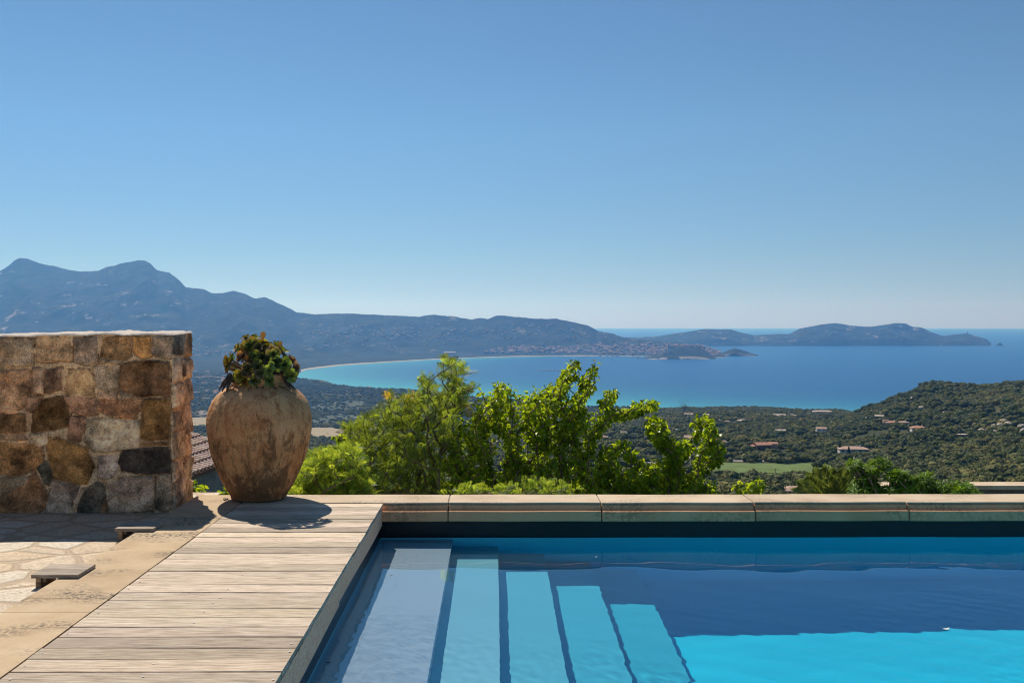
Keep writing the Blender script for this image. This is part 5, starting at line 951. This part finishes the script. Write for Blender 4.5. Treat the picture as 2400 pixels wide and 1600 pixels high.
mulberry('mulberry_tree', 'smaller bright leafed tree with bare diagonal branches to the right of the big one', [(B1, 130), (B2, 26), (B3, 20), (B4, 22), (B5, 24), (B6, 12), (B7, 14), (c6([(1230, 880), (1330, 930), (1480, 960), (1480, 1230), (1230, 1230)]), 34)], [(2.25, 13.8, -3.3), (2.22, 13.8, -2.4), (2.18, 13.8, -1.6), (2.18, 13.8, -1.1)], 13.8, .3, 4, 430, c6([(1680, 545), (1760, 560), (1860, 700), (2060, 560), (2150, 545), (2215, 665), (2250, 860), (2235, 780), (1480, 745), (1310, 765)]), lv=20, size=(.045, .085))
C1 = crop([(1045, 960), (1090, 950), (1130, 990), (1170, 1040), (1240, 1000), (1290, 970), (1370, 980), (1380, 1020), (1290, 1070), (1280, 1150), (1180, 1120), (1120, 1070), (1060, 1030)], 1500, 920, 4.704)
mulberry('mulberry_sapling', 'pair of short yellow green leafy shoots poking over the coping beside the pink roof', [(C1, 1)], [(3.05, 12.7, -3.2), (3.05, 12.7, -2), (3.06, 12.7, -1.0)], 12.6, .12, 5, 30, [], lv=15, cat='shrub')
# feathery acacias
def acacia(label, polys, base, D0, dD, seed, n_att, tips, frond=(.10, .19), tone=(.75, 1.25), rust=None):
    rg_ = np.random.default_rng(seed); atts = []; tot = sum(w_ for _, w_ in polys)
    for poly, w_ in polys:
        for x, y in fill_poly(poly, int(n_att * w_ / tot), rg_): atts.append(px3(x, y, D0 + float(np.clip(rg_.normal(0, dD), -2 * dD, 2 * dD))))
    for x, y in tips: atts.append(px3(x, y, D0 + rg_.uniform(-.2, .2)))
    root = empty('acacia_tree', base[0]); tag(root, label, 'tree'); off = Vector(base[0]); nodes, par, lead, mb = grow([Vector(b) - off for b in base], [a - off for a in atts], rg_, r_tip=.0035); mb.build('trunk', twig, root); lf = MB()
    for l in lead:
        a = l; b = par[a]; ax = (nodes[a] - nodes[b]).normalized(); ax = (ax + Vector((0, 0, .35))).normalized(); t0 = rg_.uniform(*tone); W_ = nodes[a] + off; px_ = CX + F * W_.x / W_.y; py_ = CY + F * (EYE - W_.z) / W_.y
        rs = rust and any(abs(px_ - x) < wx_ and abs(py_ - y) < wy_ for x, y, wx_, wy_ in rust) and rg_.random() < .35
        for j in range(int(rg_.integers(4, 8))):
            p = nodes[a].lerp(nodes[b], rg_.random()); d = Vector(rg_.normal(size=3)); d = ((d - ax * d.dot(ax)).normalized() * rg_.uniform(.4, 1.1) + ax).normalized(); L = rg_.uniform(*frond); n_ = 9; sd = d.cross(Vector(rg_.normal(size=3) * .4) + Vector((0, 0, 1))).normalized(); up = sd.cross(d); V = []; Fc = []; q = p
            cl_ = np.array((1, 1, 1)) * t0 * rg_.uniform(.8, 1.2)
            if rs: cl_ = np.array((1.7, .85, .8)) * t0
            for i in range(n_):
                f = (i + .6) / n_; c_ = p + d * L * f - Vector((0, 0, 1)) * L * .28 * f * f; w2 = L * .34 * math.sin(min(1, f * 1.15 + .12) * math.pi) ** .6 + L * .05; 
                for sg in (-1, 1):
                    e = (sd * sg + d * .75 - up * .12).normalized(); k0 = len(V); wd = L * .012 + .0016; tt_ = d * wd * 1.5
                    V += [tuple(c_), tuple(c_ + e * w2 * .5 + tt_), tuple(c_ + e * w2), tuple(c_ + e * w2 * .5 - tt_)]; Fc += [(k0, k0 + 1, k0 + 2, k0 + 3)]
            lf.add(V, Fc, 0, tuple(cl_))
    lf.build('crown', fea, root); return root
F1 = c5([(630, 760), (750, 700), (860, 720), (870, 640), (960, 610), (1080, 570), (990, 500), (1150, 440), (1300, 450), (1420, 430), (1470, 420), (1560, 430), (1640, 330), (1700, 380), (1870, 400), (1850, 480), (1900, 560), (1880, 650), (1800, 640), (1760, 750), (1750, 900), (1680, 1000), (1650, 1200), (1700, 1520), (800, 1520), (560, 1110), (560, 1040), (640, 900)])
F2 = c5([(1650, 100), (1720, 70), (1800, 95), (1850, 130), (1900, 210), (1880, 400), (1700, 400), (1640, 330), (1600, 300), (1650, 220)]); F3 = c5([(1400, 300), (1470, 290), (1520, 360), (1530, 410), (1440, 410), (1410, 350)]); F2b = c5([(1870, 380), (1960, 360), (1960, 400), (1880, 430)])
acacia('tall feathery olive green acacia with one high shoot right of the jar', [(F1, 250), (F2, 13), (F3, 4), (F2b, 3)], [(-1.03, 14.0, -3.2), (-.97, 14.0, -2.3), (-.87, 13.95, -1.5), (-.81, 13.95, -.8)], 14.0, .45, 6, 860, c5([(1720, 68), (1660, 100), (1860, 130), (1840, 190), (1900, 230), (1440, 300), (1420, 330), (1500, 350), (1650, 180), (640, 770)]), tone=(.5, 1.45), rust=[(905, 925, 34, 14), (1095, 950, 10, 40), (940, 935, 25, 12)])
H1 = c5([(60, 1520), (110, 1380), (200, 1200), (280, 1040), (350, 1060), (430, 1010), (540, 1040), (640, 960), (760, 1000), (840, 1150), (950, 1520)])
acacia('low bright feathery bush filling the gap between the jar and the tall acacia', [(H1, 1)], [(-1.9, 12.2, -3), (-1.9, 12.2, -2), (-1.85, 12.2, -1.2)], 12.2, .3, 7, 400, [], tone=(.95, 1.6))
H2 = [(1030, 1162), (1040, 1152), (1100, 1136), (1160, 1148), (1230, 1126), (1330, 1130), (1360, 1146), (1380, 1162)]
acacia('feathery green sprays along the coping at the foot of the big mulberry', [(H2, 1)], [(.1, 11.3, -2.6), (.1, 11.3, -1.8), (.12, 11.3, -1.0)], 11.3, .18, 8, 100, [], frond=(.08, .14), tone=(.9, 1.4))
mulberry('yellow_shoot', 'small yellow green shoot rising out of the left side of the acacia', [(c5([(530, 880), (580, 850), (630, 890), (600, 920), (550, 920)]), 1)], [(-1.62, 12.5, -3), (-1.61, 12.5, -1.5), (-1.6, 12.5, -.4)], 12.5, .05, 9, 8, [], lv=12, cat='shrub', size=(.04, .07))
# glossy shrub with rosettes of leaves on the right
def rosette_shrub(label, polys, base, D0, dD, seed, n_att, size=(.05, .085)):
    rg_ = np.random.default_rng(seed); atts = []; tot = sum(w_ for _, w_ in polys)
    for poly, w_ in polys:
        for x, y in fill_poly(poly, int(n_att * w_ / tot), rg_): atts.append(px3(x, y, D0 + float(np.clip(rg_.normal(0, dD), -2 * dD, 2 * dD))))
    root = empty('glossy_shrub', base[0]); tag(root, label, 'shrub'); off = Vector(base[0]); nodes, par, lead, mb = grow([Vector(b) - off for b in base], [a - off for a in atts], rg_); mb.build('stem', twig, root); lf = MB()
    for l in lead:
        ax = (nodes[l] - nodes[par[l]]).normalized() + Vector((0, 0, .8)); ax.normalize(); t0 = rg_.uniform(.7, 1.4); q = ax.to_track_quat('Z', 'Y')
        for j in range(12):
            a = j * 2.4; e = .05 + .09 * j - .5; d = q @ Vector((math.cos(a) * math.cos(e), math.sin(a) * math.cos(e), math.sin(e))); L = rg_.uniform(*size); leaf_blade(lf, nodes[l] + d * .008, d, ax, L, L * .36, t0 * rg_.uniform(.8, 1.25), .12)
    lf.build('foliage', gls, root)
rosette_shrub('glossy dark green shrub spreading low in front of the far terrace wall', [(cR([(870, 450), (900, 380), (1000, 345), (1100, 300), (1160, 275), (1260, 262), (1330, 200), (1390, 210), (1390, 290), (1450, 320), (1600, 312), (1700, 300), (1790, 345), (1850, 395), (1920, 450)]), 1), (cR([(950, 270), (970, 240), (1050, 185), (1140, 220), (1150, 265), (1060, 290)]), .2)], [(4.6, 12.0, -2.8), (4.6, 12, -2), (4.6, 12, -1.2)], 12.0, .25, 12, 520)
rosette_shrub('glossy dark shrub with two high tufts between the palm and the low shrub', [(cR([(570, 450), (600, 340), (650, 275), (740, 275), (850, 305), (850, 450)]), 1), (cR([(700, 245), (800, 165), (790, 100), (880, 72), (960, 90), (950, 145), (870, 165), (850, 230), (800, 270)]), .7), (cR([(570, 95), (640, 90), (710, 150), (720, 190), (640, 175), (590, 160)]), .35)], [(4.0, 12.1, -2.8), (4.0, 12.1, -2), (4.0, 12.1, -1.2)], 12.1, .22, 13, 280)
# palm
PB = px3(1958, 1215, 15.5); palm = empty('palm_tree', (PB.x, PB.y, -4.4)); tag(palm, 'palm crown of upright yellow green fronds showing over the coping', 'palm')
MB().tube([(0, 0, -1), (.02, 0, 1.2), (0, 0, PB.z + 4.4 - .1)], [.2, .17, .15], 10).build('trunk', M['bark'], palm)
prg = random.Random(8)
for k, (tx_, ty_, dy) in enumerate([(1885, 1120, -.3), (1903, 1108, .2), (1924, 1098, -.2), (1943, 1106, .4), (1962, 1104, -.1), (1980, 1112, .3), (1996, 1104, -.3), (2008, 1120, .2), (1868, 1140, 0), (1940, 1118, -.6), (1972, 1118, -.6), (1915, 1112, .7), (1990, 1112, .7), (2020, 1142, -.1)]):
    T = px3(tx_, ty_, 15.5 + dy); B = Vector((PB.x, PB.y, PB.z)); off = Vector(palm.location); mid = B.lerp(T, .55) + Vector((0, 0, .12)); pts = []
    for s_ in np.linspace(0, 1, 10): pts.append((B * (1 - s_) ** 2 + mid * 2 * s_ * (1 - s_) + T * s_ * s_) - off)
    mb = MB(); mb.tube(pts, [.014 * (1 - .8 * i / 9) + .002 for i in range(10)], 5, 0, (1.5, 1.3, 1.1)); d0 = (T - B).normalized()
    for i in range(46):
        f = .18 + .82 * i / 46; q = f * 9; a = int(min(q, 8)); p = pts[a].lerp(pts[a + 1], q - a); ax = (pts[a + 1] - pts[a]).normalized(); sd = ax.cross(Vector((0, 1, .3))).normalized()
        for sg in (-1, 1):
            e = (sd * sg * .42 + ax + Vector((0, prg.uniform(-.25, .25), 0))).normalized(); L = .34 * math.sin(min(1, f * .85 + .2) * math.pi) ** .5 * prg.uniform(.85, 1.1); w_ = ax.cross(e).cross(e).normalized() * .009; t = prg.uniform(.7, 1.3)
            mb.add([tuple(p - w_ * .4), tuple(p + e * L * .5 - w_), tuple(p + e * L - Vector((0, 0, .02))), tuple(p + e * L * .5 + w_)], [(0, 1, 2, 3)], 0, (t, t, t))
    mb.build('frond', plm, palm)
# citrus and small shoots by the wall and the jar
mulberry('citrus_bush', 'glossy light green bush peeping between the stone wall and the jar', [([(446, 1118), (455, 1116), (468, 1128), (478, 1150), (470, 1168), (446, 1172)], 1)], [(-3.35, 11.8, -3), (-3.33, 11.8, -2), (-3.32, 11.8, -1)], 11.8, .12, 15, 34, [], lv=11, size=(.06, .10), cat='bush')
mulberry('fern_sprig', 'little green sprigs at the left foot of the jar behind the coping', [([(500, 1160), (512, 1148), (530, 1128), (545, 1140), (548, 1162)], 1)], [(-3.05, 12, -3), (-3.03, 12, -2), (-3.0, 12, -1)], 12.0, .1, 16, 14, [], lv=10, size=(.04, .08), cat='plant')
# neighbouring house with a curved tile roof below the terrace
e_ = Vector((.114, .993, 0)).normalized(); dd = Vector((.94, -.108, -.323)); dd = (dd - e_ * dd.dot(e_)).normalized(); nn = e_.cross(dd).normalized(); nn = nn if nn.z > 0 else -nn; P0 = Vector((-6.69, 24, -1.975))
HS = empty('tiled_house', P0); tag(HS, 'old neighbouring house with curved clay tile roof seen between wall and jar', 'house'); mb = MB(); trg = random.Random(4)
for c_ in range(-20, 17):
    for q in range(11):
        a = P0 + e_ * (c_ * .22 - .06) - dd * (q * .335 + .36); L = .37; t = trg.uniform(.8, 1.2); V = []
        for s_ in (0, 1):
            o_ = a + dd * L * s_ + nn * (.012 + .03 * s_); r_t = .072 + .018 * s_
            for k in range(8): th_ = math.pi * k / 7; V.append(o_ + e_ * math.cos(th_) * r_t + nn * math.sin(th_) * r_t * .95)
            for k in range(8): th_ = math.pi * k / 7; V.append(o_ + e_ * math.cos(th_) * (r_t - .014) + nn * math.sin(th_) * (r_t - .014) * .95)
        Fc = [(k, k + 1, k + 17, k + 16) for k in range(7)] + [(k + 8, k + 24, k + 25, k + 9) for k in range(7)] + [(16 + k, 17 + k, 25 + k, 24 + k) for k in range(7)]; mb.add([tuple(v - P0) for v in V], Fc, 0, (t, t * trg.uniform(.93, 1.04), t * trg.uniform(.9, 1.05)))
tl = NT('curved clay tile'); tl.bs(Base_Color=tl.mix(1, tl.ramp(tl.noise(tl.pos(), 9, 5, .65), (.3, (.36, .25, .19)), (.5, (.52, .37, .29)), (.7, (.62, .50, .42))), tl.attr('tone'), 'MULTIPLY'), Roughness=.85); mb.build('roof', tl.mat, HS)
q0_ = [-e_ * 4.5 - dd * 4.1 - nn * .03, e_ * 3.52 - dd * 4.1 - nn * .03, e_ * 3.52 - nn * .03 - dd * .05, -e_ * 4.5 - nn * .03 - dd * .05]; th_ = nn * -.1
MB().add([tuple(v) for v in q0_] + [tuple(v + th_) for v in q0_], [(0, 1, 2, 3), (7, 6, 5, 4), (0, 4, 5, 1), (1, 5, 6, 2), (2, 6, 7, 3), (3, 7, 4, 0)]).build('roof_deck', M['brick'], HS)
V = []; ins = -dd * .42 - nn * .16
for a, b in ((-4.4, 0), (3.3, 0), (3.3, -3.6), (-4.4, -3.6)):
    p = e_ * a + Vector((dd.x, dd.y, 0)).normalized() * b + ins; V.append((p.x, p.y, ins.z + (.0 if b == 0 else 1.2))); V.append((p.x, p.y, -5.5))
MB().add(V, [(0, 1, 3, 2), (2, 3, 5, 4), (4, 5, 7, 6), (6, 7, 1, 0), (0, 2, 4, 6)]).build('wall', plain('grey old render', (.26, .26, .25), .95, .3, 2.5, .4), HS)
# low terrace wall with stone cap on the right
TW = empty('terrace_wall', (7.95, 20, 0)); tag(TW, 'low terrace wall with flat pale cap behind the glossy shrub', 'wall'); z0 = -1.595
MB().box(-1.6, 9, -.0, .46, z0 - .075, z0).build('cap_slab', M['coping'], TW); MB().box(-1.55, 9, .06, .42, z0 - .17, z0 - .077).build('cap_band', plain('dark brown band', (.20, .15, .12), .95, .3, 6), TW)  # darker brown strip between cap and blocks
mb = MB(); x = -1.5; trg = random.Random(6)
while x < 9:
    L = trg.uniform(.45, .9); t = trg.uniform(.85, 1.1); mb.box(x, x + L - .012, .04, .40, -5, z0 - .175 - trg.uniform(0, .012), 0, (t, t * .97, t * .95)); x += L
mb.build('block_course', m_sandstone('pinkish block', (.36, .26, .20), (.44, .33, .26), (.50, .39, .31), .6), TW)

# small things floating on the pool
def floating_leaf(px, py, L, rz, label, col):
    D = F * (EYE - WZ) / (py - CY); X = (px - CX) / F * D; mb = MB(); c_, s_ = math.cos(rz), math.sin(rz); V = []
    for u_, v_, h_ in ((-.5, 0, .006), (-.2, .24, .002), (-.2, 0, .004), (-.2, -.24, .002), (.2, .22, .002), (.2, 0, .003), (.2, -.22, .002), (.5, 0, .008)): V.append((L * (u_ * c_ - v_ * s_), L * (u_ * s_ + v_ * c_), h_))
    tag(mb.add(V, [(0, 2, 1), (0, 3, 2), (1, 2, 5, 4), (2, 3, 6, 5), (4, 5, 7), (5, 6, 7)], 0, col).build('floating_leaf', plain('curled leaf', col, .6), loc=(X, D, WZ + .003)), label, 'leaf')
floating_leaf(2216, 1476, .05, .3, 'small pale petal floating in the shaded deep water', (.7, .68, .6)); floating_leaf(916, 1349, .03, 1.0, 'tiny dark leaf floating over the shallow bench', (.05, .04, .03)); floating_leaf(768, 1553, .035, .2, 'dark curled leaf floating beside the deck edge', (.04, .03, .02)); floating_leaf(1396, 1306, .02, .2, 'white speck of blossom floating near the coping reflection', (.8, .8, .8))
# ---------------------------------------------------------------- the air: one closed box of even haze round everything
hm = bpy.data.materials.new('haze'); hm.use_nodes = True; _h_ = hm.node_tree; _h_.nodes.remove(_h_.nodes['Principled BSDF'])
pv = _h_.nodes.new('ShaderNodeVolumePrincipled'); pv.inputs['Density'].default_value = HAZE; pv.inputs['Color'].default_value = (*HAZE_COL, 1); pv.inputs['Absorption Color'].default_value = (1, 1, 1, 1); pv.inputs['Anisotropy'].default_value = HAZE_G
_h_.links.new(pv.outputs[0], _h_.nodes['Material Output'].inputs['Volume'])
hz = MB().box(-39500, 39500, -300, 41500, -500, 560).build('haze', hm); tag(hz, 'pale blue haze over the bay and the mountains', 'haze', kind='stuff')
